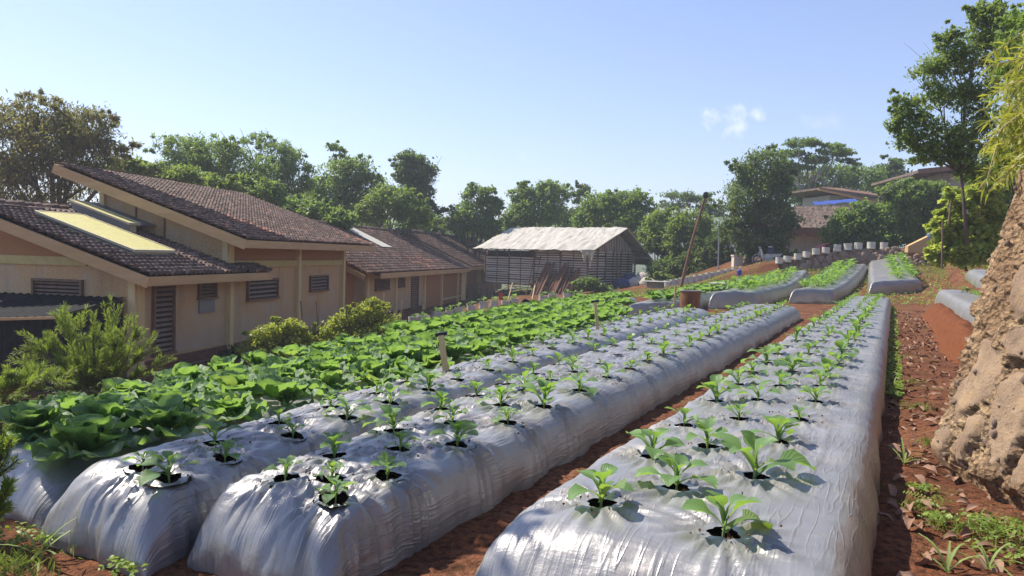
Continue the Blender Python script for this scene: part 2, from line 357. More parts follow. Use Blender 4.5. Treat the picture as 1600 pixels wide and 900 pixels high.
# tree leaves
M['lf_dark'] = leafmat('dark_tree_leaf', (.060, .100, .032), (.125, .175, .050), (.32, .46, .06), .42, .5, .35, 0)
M['lf_mid'] = leafmat('green_tree_leaf', (.080, .145, .040), (.160, .220, .060), (.42, .62, .08), .45, .5, .35, 0)
M['lf_light'] = leafmat('light_tree_leaf', (.095, .165, .036), (.18, .24, .055), (.48, .64, .08), .44, .5, .35, 0)
M['lf_bamboo'] = leafmat('bamboo_leaf', (.075, .110, .038), (.24, .165, .055), (.42, .44, .09), .42, .55, .3, 0)
M['lf_yellow'] = leafmat('yellow_bamboo_leaf', (.15, .20, .030), (.32, .33, .055), (.60, .62, .06), .45, .5, .35, 0)
M['lf_bush'] = leafmat('bush_leaf', (.19, .25, .035), (.36, .40, .07), (.62, .70, .06), .46, .5, .35, 0)
M['lf_pine'] = leafmat('feathery_leaf', (.085, .16, .030), (.23, .31, .050), (.48, .62, .06), .42, .55, .3, 0)
M['lf_vine'] = leafmat('vine_leaf', (.17, .27, .045), (.38, .42, .085), (.72, .82, .10), .58, .5, .4, 0)
M['hill'] = simple('wooded_hillside', (.035, .065, .022), (.07, .10, .03), .05, .95, .5, 3., .1)

# ------------------------------------------------------------------ frame of the beds
DV = np.array([.458703, .888590]); NV = np.array([-.888590, .458703])
def ts_xy(t, s): return t * DV[0] + s * NV[0], t * DV[1] + s * NV[1]
def xy_ts(x, y): return x * DV[0] + y * DV[1], x * NV[0] + y * NV[1]
FZ = -1.46
EY = [-5, 0, 4.1, 5.2, 7.3, 10.4, 16, 26.7, 34, 44, 60]; EX = [-3.9, -3.8, -3.7, -3.4, -3.0, -2.1, -.2, 4.2, 8, 13, 16]
def zg(x, y):
    x = np.asarray(x, float); y = np.asarray(y, float)
    t, s = xy_ts(x, y)
    zb = np.interp(x, [8, 11, 15, 18.5, 22, 30], [-1.46, -1.42, -.6, -.3, 0, .3])
    z = FZ + np.clip((y - 26) / 16.0, 0, 1) ** 1.5 * (zb - FZ)
    h2 = np.interp(x, [-8, -4, 3.3, 11, 15, 21.6, 28], [-3.4, -3.35, -2.55, -1.42, 0.0, 1.0, 1.3])
    z = np.where(y > 42, z + (np.maximum(h2, z) - z) * sst(42.9, 43.2, y), z)
    d = np.interp(y, EY, EX) - x
    zl = -3.4 + (h2 + 3.4) * sst(28, 41, y)
    z = z + (zl - z) * sst(0.1, 3.4, d)
    # terraces and bank on the right
    rt = 0.22 * sst(-1.15, -1.5, s) + .55 * sst(-2.55, -2.75, s) + 2.3 * sst(-4.2, -7, s) + .25 * np.clip(-7 - s, 0, 12)
    z = z + rt * sst(4.2, 6.5, y) * (1 - .6 * sst(36, 46, y))
    near = sst(7.0, 4.0, y) * sst(3.3, 4.6, x) * 2.4
    z = z + near
    z = z - sst(62, 120, y) * 7 + sst(140, 500, y) * 4
    return z
def axis(segs):
    o = []
    for a, b, st in segs: o += list(np.arange(a, b, st))
    return np.array(o + [segs[-1][1]])
gx = axis([(-900, -120, 60), (-120, -30, 6), (-30, -8, .8), (-8, -3, .25), (-3, 5.5, .06), (5.5, 12, .18), (12, 30, .5), (30, 130, 6), (130, 900, 60)])
gy = axis([(-25, 0, 1.5), (0, 2.4, .3), (2.4, 9, .06), (9, 20, .14), (20, 48, .35), (48, 70, 1.), (70, 160, 6), (160, 1500, 60)])
GX, GY = np.meshgrid(gx, gy)
GZ = zg(GX, GY)
t_, s_ = xy_ts(GX, GY)
GZ = GZ + (fbm(GX * 1.3, GY * 1.3, 3) * .10 + fbm(GX * 7, GY * 7, 9, 4) * .05) * sst(70, 40, GY)
ground = ob('ground', np_mesh('ground', np.stack([GX, GY, GZ], -1).reshape(-1, 3), grid_faces(len(gy), len(gx)), M['soil'], True))
tag(ground, kind='structure')

# far wooded ridge
hx = np.linspace(-900, 900, 120); hy = np.linspace(520, 900, 14); HX, HY = np.meshgrid(hx, hy)
HZ = -8 + (34 + fbm(HX / 90, HY / 90, 5, 5) * 46) * sst(520, 640, HY) * (1 - .5 * sst(640, 900, HY))
tag(ob('hill', np_mesh('hill', np.stack([HX, HY, HZ], -1).reshape(-1, 3), grid_faces(14, 120), M['hill'], True)), kind='structure')

# ------------------------------------------------------------------ mulched beds
class Bed:
    """right and left base edges as s over t; ends at t0 (front) and t1"""
    def __init__(self, t, sr, sl, H=.34, tk=None, I=.30, IF=.42, slant=0.0):
        self.t0, self.t1 = t; self.sr, self.sl = sr, sl; self.H = H; self.I = I; self.IF = IF; self.slant = slant; self.holes = []
    def edges(self, t): return np.interp(t, *self.sr), np.interp(t, *self.sl)
    def point(self, t, a):
        r, l = self.edges(t); s = r + (l - r) * a; x, y = ts_xy(t + self.slant * (a - .5), s)
        e = np.minimum(s - r, l - s); hs = self.h(e, self.I); hw = self.h(np.minimum(t - self.t0, self.t1 - t), self.IF, 2.0)
        return np.array([x, y, float(zg(x, y)) + self.H * hs * hw + .035 * (1 - (2 * a - 1) ** 2) * hw])
    def h(self, e, I, k=2.5):
        q = np.clip(e / I, 0, 1); return (1 - (1 - q) ** k) ** (1 / k)
    def mesh(self, rt, nc, seed, amp=1.0):
        q = (1 - np.cos(np.linspace(0, math.pi / 2, 16)))
        tt = [self.t0 + self.IF * x for x in q]
        while tt[-1] < self.t1 - self.IF: tt.append(tt[-1] + max(.02, rt * tt[-1]))
        tt = np.array([x for x in tt if x < self.t1 - self.IF - .01] + [self.t1 - self.IF * x for x in q[::-1]])
        wmid = float(np.mean(self.edges(tt)[1] - self.edges(tt)[0]))
        ns = 14; qs = (1 - np.cos(np.linspace(0, math.pi / 2, ns))) * self.I / wmid
        aa = np.concatenate([qs, np.linspace(qs[-1], 1 - qs[-1], nc)[1:-1], 1 - qs[::-1]])
        T, A = np.meshgrid(tt, aa, indexing='ij')
        r, l = self.edges(T); Wd = l - r; s = r + Wd * A
        # ragged hem
        T2 = T + self.slant * (A - .5)
        e = np.minimum(s - r, l - s) * (wmid / Wd); hs = self.h(e, self.I * np.minimum(1, Wd / 1.3)); ew = np.minimum(T - self.t0, self.t1 - T); hw = self.h(ew, self.IF, 2.0)
        hgt = hs * hw
        hem = (1 - hgt) ** 2 * fbm(T * 3, A * 3 + seed, seed, 3) * .09
        side = np.where(A < .5, -1, 1) * (hs < .999)
        s2 = s + side * hem; T2 = T2 - (hw < .999) * hem * np.sign(self.t0 + .6 - T)
        for (ht, ha) in self.holes:                        # pull the grid onto the rim of each cut hole
            if ht > 7.5: continue
            hr_, hl_ = self.edges(ht); hs_ = hr_ + (hl_ - hr_) * ha
            dt = T2 - (ht + self.slant * (ha - .5)); ds = s2 - hs_; rr = np.sqrt(dt * dt + ds * ds) + 1e-9; th = np.arctan2(ds, dt)
            Rh = .063 * (1 + .14 * np.sin(3 * th + ht * 40) + .08 * np.sin(7 * th + ht * 11)); k = np.where((rr > Rh * .62) & (rr < Rh * 1.3), Rh / rr, 1)
            T2 = T2 + dt * (k - 1); s2 = s2 + ds * (k - 1)
        x, y = ts_xy(T2, s2)
        z = zg(x, y) - .03 + (self.H + .03) * hgt + .035 * (1 - (2 * A - 1) ** 2) * hw
        P = np.stack([x, y, z], -1)
        du = np.gradient(P, axis=0); dv = np.gradient(P, axis=1); Nn = np.cross(du, dv); Nn /= (np.linalg.norm(Nn, axis=2, keepdims=True) + 1e-9)
        if Nn[len(tt) // 2, len(aa) // 2, 2] < 0: Nn = -Nn
        arc = (A - .5) * wmid + np.where(A < .5, -1, 1) * (1 - hs) * self.H
        rg = lambda v: 1 - np.abs(2 * v - 1)
        sidem = sst(.42, .06, e); endm = sst(.62, .05, ew)
        D = fbm(T * 2.2, arc * 2.6, seed, 3) * .035
        mk = vn(T * .9, arc * 1.2, seed + 5)
        D += sidem * (rg(vn(T * 13 + arc * 5 * (mk - .5), arc * 1.3, seed + 1)) - .5) * .006 * mk * 1.5
        D += (1 - sidem) * (rg(vn(T * 1.1 + 3, arc * 11 + T * 2 * (mk - .5), seed + 2)) - .5) * .012 * sst(.3, .65, mk)
        D += endm * (rg(vn(T * 5, arc * 5, seed + 3)) - .5) * .014 + endm * fbm(arc * 5, z * 9, seed + 4) * .03
        kill = np.zeros(T.shape, bool)
        for (ht, ha) in self.holes:
            hr_, hl_ = self.edges(ht); hs_ = hr_ + (hl_ - hr_) * ha
            i0, i1 = np.searchsorted(tt, [ht - .55, ht + .55])
            if i1 <= i0: continue
            dt = T2[i0:i1] - (ht + self.slant * (ha - .5)); ds = s2[i0:i1] - hs_; rr = np.sqrt(dt * dt + ds * ds); th = np.arctan2(ds, dt)
            fol = np.cos(th * 17 + vn(th * 3, rr * 0, seed + int(ht * 50)) * 6) * np.exp(-((rr - .13) / .14) ** 2) * .0075 * (.4 + 1.1 * vn(th * 2 + 9, rr * 3, seed + 8))
            D[i0:i1] = D[i0:i1] * (1 - np.exp(-(rr / .13) ** 2)) + fol * amp * 1.6 * sst(.085, .12, rr)
            if ht < 7.5:
                Rh = .063 * (1 + .14 * np.sin(3 * th + ht * 40) + .08 * np.sin(7 * th + ht * 11)); kill[i0:i1] |= rr < Rh * 1.02
        D *= sst(0, .12, hgt) * amp
        P = P + Nn * D[..., None]
        uv = np.stack([T, arc], -1).reshape(-1, 2)
        Q = grid_faces(len(tt), len(aa))
        Q = Q[~kill.ravel()[Q].all(1)][:, ::-1]
        return np_mesh('plastic_sheet', P.reshape(-1, 3), Q, M['plastic'], True, uv=uv)
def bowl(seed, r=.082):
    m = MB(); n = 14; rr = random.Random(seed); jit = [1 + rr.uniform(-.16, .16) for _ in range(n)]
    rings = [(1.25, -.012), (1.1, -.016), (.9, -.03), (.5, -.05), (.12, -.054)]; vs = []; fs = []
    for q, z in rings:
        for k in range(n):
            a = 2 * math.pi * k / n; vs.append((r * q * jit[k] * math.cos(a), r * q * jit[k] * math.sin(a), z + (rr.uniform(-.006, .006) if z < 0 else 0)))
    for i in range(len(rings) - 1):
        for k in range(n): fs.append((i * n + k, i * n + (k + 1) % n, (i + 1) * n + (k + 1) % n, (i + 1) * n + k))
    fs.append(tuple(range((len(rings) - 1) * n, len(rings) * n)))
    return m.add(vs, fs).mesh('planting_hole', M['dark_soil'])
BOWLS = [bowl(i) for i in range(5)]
def disc(seed):  # flat far hole, its dark colour stands for the shaded recess
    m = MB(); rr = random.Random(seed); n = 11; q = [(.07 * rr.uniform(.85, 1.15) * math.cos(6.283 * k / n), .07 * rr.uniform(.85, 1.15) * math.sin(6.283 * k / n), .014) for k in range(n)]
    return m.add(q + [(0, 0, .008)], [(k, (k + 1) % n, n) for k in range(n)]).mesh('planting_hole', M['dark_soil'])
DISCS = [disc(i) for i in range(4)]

# ------------------------------------------------------------------ leaves and plants
def leaf_mesh(name, L, Wd, pet, ph0, ph1, fold, wav, shape, mt, nx=8, ny=5, seed=0, pw=.012):
    rr = np.random.RandomState(seed)
    u = np.linspace(0, 1, nx); ph = np.radians(ph0 + (ph1 - ph0) * u ** 1.2)
    ds = L / (nx - 1); X = np.concatenate([[0], np.cumsum(np.cos(ph[:-1]) * ds)]); Z = np.concatenate([[0], np.cumsum(np.sin(ph[:-1]) * ds)])
    q = np.clip((u - pet) / (1 - pet), 0, 1)
    if shape == 'kale': w = np.sin(np.pi * q ** .75) ** .75
    else: w = (np.clip(1 - (2 * (q - .52) / 1.04) ** 2, 0, 1)) ** .5
    w = np.maximum(w * Wd, np.where(u <= pet + .02, pw, .0)); w[-1] = max(w[-1] * .3, .006)
    v = np.linspace(-1, 1, ny); V = []; uv = []
    for i in range(nx):
        nxn, nzn = -math.sin(ph[i]), math.cos(ph[i])
        for j in range(ny):
            lift = fold * abs(v[j]) ** 1.4 * w[i] + wav * w[i] * (rr.rand() - .5) * abs(v[j]) * (q[i] > .02)
            V.append((X[i] + nxn * lift, v[j] * w[i] * (1 + .10 * (rr.rand() - .5)), Z[i] + nzn * lift)); uv.append((q[i], v[j]))
    return np_mesh(name, V, grid_faces(nx, ny), mt, True, uv=uv)
def join_np(items, name, mt):
    Vs = []; Qs = []; o = 0; T = []
    for me, M4, ti in items:
        n = len(me.vertices); a = np.empty(n * 3, np.float32); me.vertices.foreach_get('co', a); a = a.reshape(-1, 3)
        Mn = np.array(M4); Vs.append(a @ Mn[:3, :3].T + Mn[:3, 3]); q = np.empty(len(me.loops), np.int32); me.loops.foreach_get('vertex_index', q)
        Qs.append(q.reshape(-1, 4) + o); o += n; T.append(np.full(n, ti))
    return np_mesh(name, np.concatenate(Vs), np.concatenate(Qs), mt, True, tint=np.concatenate(T))
def TRS(loc, rot, sc): return Matrix.LocRotScale(Vector(loc), Euler(rot), Vector(sc if hasattr(sc, '__len__') else (sc,) * 3))
KALE = [leaf_mesh('leaf', .21, .056, .46, 58 + 4 * i, -42 + 12 * i, .22, .42, 'kale', M['kale'], seed=i) for i in range(5)]
KALES = [leaf_mesh('leaf', .21, .054, .46, 58 + 4 * i, -42 + 12 * i, .22, .42, 'kale', M['kale_far'], 5, 3, seed=i) for i in range(5)]
CABB = [leaf_mesh('leaf', .245, .108, .12, 36 + 6 * i, -14 + 14 * i, .24, .75, 'cab', M['cabbage'], 10, 9, seed=20 + i, pw=.016) for i in range(5)]
CABBS = [leaf_mesh('leaf', .245, .108, .12, 36 + 6 * i, -14 + 14 * i, .24, .75, 'cab', M['cabbage_far'], 7, 5, seed=20 + i, pw=.016) for i in range(5)]
STEM = MB().tube([(0, 0, -.045), (0, .003, 0), (.004, 0, .05), (.002, .004, .085)], [.006, .006, .005, .003], 6).mesh('stem', M['stem'], True)
CORE = MB().tube([(0, 0, -.05), (0, 0, .06)], [.022, .016], 7).mesh('stem', M['stem'], True)
def kale_leaves(rr, n, s):
    o = []
    for k in range(n):
        fr = k / max(1, n - 1)                       # 0 = outer old leaf, 1 = young centre
        az = k * 2.399 + rr.uniform(-.3, .3); sc = s * (1.12 - .5 * fr) * rr.uniform(.85, 1.12)
        o.append((rr.randrange(5), TRS((0, 0, .015 + .055 * s * fr), (rr.uniform(-.2, .2), -.42 * fr + .42 * (1 - fr) + rr.uniform(-.2, .2), az), sc)))
    return o
def cab_leaves(rr, n, s):
    o = []
    for k in range(n):
        fr = k / max(1, n - 1); az = k * 2.399 + rr.uniform(-.3, .3); sc = s * (1.15 - .55 * fr) * rr.uniform(.88, 1.1)
        o.append((rr.randrange(5), TRS((.02 * math.cos(az), .02 * math.sin(az), .02 + .05 * fr), (rr.uniform(-.15, .15), -.75 * fr + .42 * (1 - fr) + rr.uniform(-.1, .1), az), sc)))
    return o
FARK = []; FARC = []
for i in range(6):
    rr = random.Random(100 + i); FARK.append(join_np([(KALES[a], m4, .5) for a, m4 in kale_leaves(rr, 7, 1.0)], 'kale_plant', M['kale_far']))
    FARC.append(join_np([(CABBS[a], m4, .5) for a, m4 in cab_leaves(rr, 14, 1.0)], 'cabbage_plant', M['cabbage_far']))
def plant(kind, p, s, detail, label, group, rr, n=None):
    if detail:
        o = ob('kale_seedling' if kind == 'kale' else 'cabbage', None, loc=p, rot=(0, 0, rr.uniform(0, 6.28))); o.empty_display_size = .05
        lv = kale_leaves(rr, n or rr.randint(7, 10), s) if kind == 'kale' else cab_leaves(rr, n or rr.randint(16, 21), s)
        L = KALE if kind == 'kale' else CABB
        for a, m4 in lv: c = ob('leaf', L[a], o); c.matrix_local = m4
        ob('stem', STEM if kind == 'kale' else CORE, o, scale=max(.6, s))
    else:
        o = ob('kale_seedling' if kind == 'kale' else 'cabbage', rr.choice(FARK if kind == 'kale' else FARC), loc=p, rot=(rr.uniform(-.1, .1), rr.uniform(-.1, .1), rr.uniform(0, 6.28)), scale=s)
    tag(o, label, 'seedling' if kind == 'kale' else 'cabbage', group); return o

def build_bed(name, bed, label, rows, where, rt, nc, seed, amp=1.0, crop='kale', size=(.8, 1.2), group='kale seedlings in the silver beds', dlim=9.5, hole=True):
    """rows: list of (row name, [(t, a, size), ...]) in order from the near end"""
    for rn, lst in rows:
        for (t, a, sz) in lst:
            if hole and t < 16: bed.holes.append((max(t, bed.t0 + .27), min(max(a, .22), .80)))
    me = bed.mesh(rt, nc, seed, amp)
    o = ob(name, me); tag(o, label, 'raised bed', 'beds under silver plastic mulch')
    rr = random.Random(seed)
    for rn, lst in rows:
        for i, (t, a, sz) in enumerate(lst):
            if hole: t = max(t, bed.t0 + .27); a = min(max(a, .22), .80)
            p = bed.point(t, a)
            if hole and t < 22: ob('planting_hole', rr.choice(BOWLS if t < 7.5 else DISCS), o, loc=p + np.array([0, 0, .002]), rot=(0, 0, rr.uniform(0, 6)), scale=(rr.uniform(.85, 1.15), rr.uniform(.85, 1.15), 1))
            if sz > 0:
                if crop == 'kale' and hole: sz *= (.92 if seed == 11 else .86) * rr.uniform(.72, 1.15)
                nm = 'kale seedling' if crop == 'kale' else 'cabbage'
                plant(crop, p + np.array([0, 0, -.012 if hole else 0]), sz, t < dlim, f'{nm} {nth(i + 1)} from near end, {rn} row of {where}', group, rr)
    return o
def run(t0, t1, st, a0, a1, s0, s1, rr, gap=.04):
    o = []; t = t0
    while t < t1:
        fr = (t - t0) / (t1 - t0); sz = rr.uniform(s0, s1)
        if rr.random() < gap: sz = 0
        elif rr.random() < .12: sz *= .6
        o.append((t + rr.uniform(-.05, .05), a0 + (a1 - a0) * fr + rr.uniform(-.02, .02), sz)); t += st * rr.uniform(.92, 1.08)
    return o
rq = random.Random(3)
# bed beside the path
b1 = Bed((2.52, 29.3), ([2, 29.3], [.03, 0.0]), ([2, 6, 29.3], [1.53, 1.49, 1.40]), .33, I=.17, IF=.34)
A1 = lambda t, s: ((s - np.interp(t, *b1.sr)) / (np.interp(t, *b1.sl) - np.interp(t, *b1.sr)))
lf = [(3.10, A1(3.10, 1.12), 1.22), (4.0, A1(4, 1.15), 1.05), (4.91, A1(4.91, 1.20), .95), (5.9, A1(5.9, 1.19), 1.3)] + run(6.8, 28.6, .86, .80, .80, .8, 1.35, rq)
md = [(3.50, A1(3.5, .88), 1.15), (4.38, A1(4.38, .93), .95), (5.28, A1(5.28, .91), .62), (6.11, A1(6.11, .91), .9)] + run(6.95, 28.6, .86, .57, .5, .6, 1.0, rq, .1)
rg_ = [(3.02, A1(3.02, .56), 1.30), (3.90, A1(3.9, .58), 1.38), (4.75, A1(4.75, .58), 1.02), (5.53, A1(5.53, .54), .7)] + run(6.3, 28.6, .80, .34, .27, 1.0, 1.5, rq)
build_bed('raised_bed', b1, 'long silver bed ending in the foreground directly beside the dirt path', [('left', lf), ('middle', md), ('right', rg_)], 'silver bed beside dirt path', .0062, 66, 11, 1.25)
# second bed
b2 = Bed((2.28, 20.6), ([2, 10, 20.6], [1.99, 2.02, 2.08]), ([2, 3, 5.4, 8, 20.6], [2.80, 2.88, 3.12, 3.34, 3.55]), .33, I=.26, IF=.30)
A2 = lambda t, s: ((s - np.interp(t, *b2.sr)) / (np.interp(t, *b2.sl) - np.interp(t, *b2.sr)))
r2 = [(2.50, .10 + A2(2.47, 2.05) * .6, .66), (2.94, A2(2.94, 2.15), .8), (3.63, A2(3.63, 2.19), 1.12), (4.30, A2(4.3, 2.21), .62), (4.91, A2(4.91, 2.24), 1.15), (5.67, A2(5.67, 2.27), 1.05), (6.43, A2(6.43, 2.30), .9)] + run(7.1, 20, .64, .22, .22, .7, 1.2, rq)
m2 = [(2.71, A2(2.71, 2.34), .8), (3.34, A2(3.34, 2.40), .9), (4.05, A2(4.05, 2.5), 1.05), (4.72, A2(4.72, 2.50), 1.15), (5.35, A2(5.35, 2.62), 1.0), (5.95, A2(5.95, 2.66), .6), (6.5, A2(6.5, 2.68), .9)] + run(7.2, 20, .66, .52, .52, .5, 1.0, rq, .08)
l2 = [(2.62, A2(2.62, 2.55), .72), (3.05, A2(3.05, 2.62), .9), (3.69, A2(3.69, 2.70), 1.0), (4.4, A2(4.4, 2.85), .8), (4.98, A2(4.98, 2.92), .9), (5.6, A2(5.6, 2.98), .75), (6.2, A2(6.2, 3.02), .8)] + run(6.9, 20, .66, .82, .82, .6, 1.0, rq)
build_bed('raised_bed', b2, 'second silver bed from the dirt path, front end sagging at its corner', [('right', r2), ('middle', m2), ('left', l2)], 'second silver bed from path', .0062, 56, 12, 1.15)
# third bed
b3 = Bed((2.10, 17.2), ([2, 3, 5.4, 8, 17.2], [2.86, 2.96, 3.18, 3.40, 3.60]), ([2, 6, 8, 13, 17.2], [3.66, 3.95, 4.10, 4.55, 4.75]), .32, I=.24, IF=.30)
A3 = lambda t, s: ((s - np.interp(t, *b3.sr)) / (np.interp(t, *b3.sl) - np.interp(t, *b3.sr)))
r3 = [(2.38, A3(2.3, 2.98), .85), (2.75, A3(2.75, 3.04), .8), (3.30, A3(3.3, 3.12), .85), (3.85, A3(3.85, 3.2), .95), (4.4, A3(4.4, 3.26), 1.0), (5.0, A3(5, 3.32), .95)] + run(5.6, 16.7, .64, .26, .28, .6, 1.1, rq)
l3 = [(2.40, A3(2.29, 3.28), .55), (2.90, A3(2.86, 3.36), .8), (3.45, A3(3.45, 3.42), .75), (4.0, A3(4, 3.48), .9), (4.6, A3(4.6, 3.54), .9)] + run(5.2, 16.7, .66, .70, .72, .6, 1.1, rq)
build_bed('raised_bed', b3, 'third silver bed from the dirt path, small seedlings, next to the cabbages', [('right', r3), ('left', l3)], 'silver bed next to cabbages', .0065, 52, 13, 1.1)
# cabbage beds
def crows(bd, t0, t1, st, aa, rr, s0=.86, s1=1.14):
    names = ['right', 'left'] if len(aa) == 2 else ['right', 'middle', 'left']; o = []
    for nm, a in zip(names, aa):
        lst = []; t = t0 + rr.uniform(0, st)
        while t < t1: lst.append((t, a + rr.uniform(-.03, .03), rr.uniform(s0, s1))); t += st * rr.uniform(.93, 1.07)
        o.append((nm, lst))
    return o
c1 = Bed((2.20, 15.3), ([2, 6, 8, 13, 15.3], [3.80, 4.08, 4.24, 4.68, 4.90]), ([2, 6, 8, 13, 15.3], [4.82, 5.10, 5.26, 5.72, 5.94]), .22, IF=.28)
build_bed('raised_bed', c1, 'silver bed full of cabbages nearest the silver seedling beds', crows(c1, 2.45, 15.0, .56, (.17, .52, .86), rq), 'first cabbage bed', .016, 20, 14, 1, 'cabbage', group='cabbages in the field', dlim=8.5, hole=False)
c2 = Bed((2.3, 19.5), ([2.3, 4, 6, 9.4, 13, 19.5], [4.86, 5.0, 5.16, 5.5, 5.82, 6.2]), ([2.3, 4, 6, 9.4, 13, 19.5], [5.25, 5.62, 6.15, 6.6, 6.95, 7.3]), .14)
build_bed('raised_bed', c2, 'silver bed full of cabbages in the middle of the cabbage field', crows(c2, 2.6, 19.2, .58, (.22, .80), rq), 'middle cabbage bed', .02, 16, 15, 1, 'cabbage', group='cabbages in the field', dlim=7.5, hole=False)
c3 = Bed((8.6, 24.5), ([8.6, 13, 19.5, 24.5], [6.2, 6.8, 7.32, 7.7]), ([8.6, 10, 13, 19.5, 24.5], [6.75, 7.1, 7.6, 8.2, 8.7]), .12)
build_bed('raised_bed', c3, 'cabbage bed closest to the houses with its bare silver front end showing', crows(c3, 9.2, 24.2, .62, (.25, .78), rq), 'outer cabbage bed', .02, 16, 16, 1, 'cabbage', group='cabbages in the field', dlim=0, hole=False)
# beds beyond the cross path
def farbed(label, front, far, H, seed, where, sz, st=.75, aa=(.3, .72), crop='kale'):
    P = [np.array(onz(*q, -1.43)) for q in front]; Q = [np.array(q) for q in far]
    tr, sr0 = xy_ts(P[1][0], P[1][1]); tl, sl0 = xy_ts(P[0][0], P[0][1]); t0 = (tr + tl) / 2
    tr1, sr1 = xy_ts(Q[1][0], Q[1][1]); tl1, sl1 = xy_ts(Q[0][0], Q[0][1]); t1 = (tr1 + tl1) / 2
    bd = Bed((t0, t1), ([t0, t1], [sr0, sr1]), ([t0, t1], [sl0, sl1]), H, slant=(tl - tr), I=.22, IF=.28)
    rows = crows(bd, t0 + .7, t1 - .4, st, aa, rq, *sz)
    return build_bed('raised_bed', bd, label, rows, where, .006, 30, seed, 1.2, crop, group='kale plants beyond the cross path' if crop == 'kale' else 'cabbages in the field', dlim=0, hole=False)
farbed('silver bed below the stone wall, straight front edge pegged down', [(1357, 467), (1440, 467)], [(20.3, 42.0), (21.9, 41.2)], .56, 21, 'bed nearest stone wall', (1.5, 2.3), .45, (.15, .45))
farbed('silver bed with a bulging white front end beyond the seedling beds', [(1232, 473), (1303, 473)], [(17.6, 40.5), (19.2, 39.8)], .50, 22, 'bulging front bed', (1.6, 2.4), .5, (.45, .75))
farbed('silver bed beyond the cross path beside the concrete well ring', [(1106, 482), (1182, 480)], [(13.3, 38.5), (15.3, 38.0)], .50, 23, 'bed beside concrete ring', (1.6, 2.3), .55, (.35, .7))
farbed('short silver bed end behind the tall bamboo stake', [(976, 498), (1052, 494)], [(9.6, 34.5), (11.4, 34.0)], .36, 24, 'bed behind tall stake', (.9, 1.15), .7, (.3, .7), 'cabbage')
# right-hand terraces
r1b = Bed((15.2, 31), ([15, 31], [-2.50, -2.50]), ([15, 20, 31], [-1.45, -1.42, -1.40]), .42, IF=.5, I=.3)
build_bed('raised_bed', r1b, 'silver bed on the right behind the red soil mound', [('only', run(17.5, 30, .8, .28, .3, .7, 1.1, rq))], 'bed behind soil mound', .006, 30, 25, 1., group='kale plants beyond the cross path', dlim=0, hole=False)
r2b = Bed((20, 37), ([20, 37], [-4.3, -4.3]), ([20, 37], [-2.9, -2.75]), .40, IF=.5, I=.3)
build_bed('raised_bed', r2b, 'uppermost silver bed on the right below the climbing vine', [('only', run(21, 27, .9, .7, .7, .7, 1.1, rq))], 'bed below vine', .006, 24, 26, 1., group='kale plants beyond the cross path', dlim=0, hole=False)
# loose red soil beside the path
mt = np.linspace(11.5, 27.5, 150); ms = np.linspace(-1.75, -.5, 40); MT, MS = np.meshgrid(mt, ms, indexing='ij')
mxx, myy = ts_xy(MT, MS); mh = .44 * np.exp(-((MS + 1.18) / .27) ** 2) * sst(11.6, 15, MT) * sst(27.5, 25, MT)
mz = zg(mxx, myy) - .06 + mh * (1 + .5 * fbm(MT * 1.5, MS * 3, 4)) + fbm(MT * 6, MS * 6, 6, 4) * .07
mo = ob('soil_mound', np_mesh('soil_mound', np.stack([mxx, myy, mz], -1).reshape(-1, 3), grid_faces(150, 40)[:, ::-1], M['mound'], True)); tag(mo, kind='structure')

# ------------------------------------------------------------------ the row of houses
HC = np.array([-9.6, 18.7, -3.4]); HU = np.array([.171, .985]); HU = HU / np.linalg.norm(HU); HV = np.array([-HU[1], HU[0]])
HROT = math.atan2(HU[1], HU[0])
def fac(px, py, v=0.0):
    """(u, z) on the facade plane v = const seen at a pixel"""
    d = ray(px, py); o = HC[:2] + HV * v
    k = (o @ HV) / (d[:2] @ HV); P = d * k
    return float((P[:2] - HC[:2]) @ HU), float(P[2] - HC[2])
def house_root(name, label, u0):
    p = HC[:2] + HU * u0
    o = ob(name, None, loc=(p[0], p[1], HC[2]), rot=(0, 0, HROT)); tag(o, label, 'house', 'brown tiled houses in a row'); return o
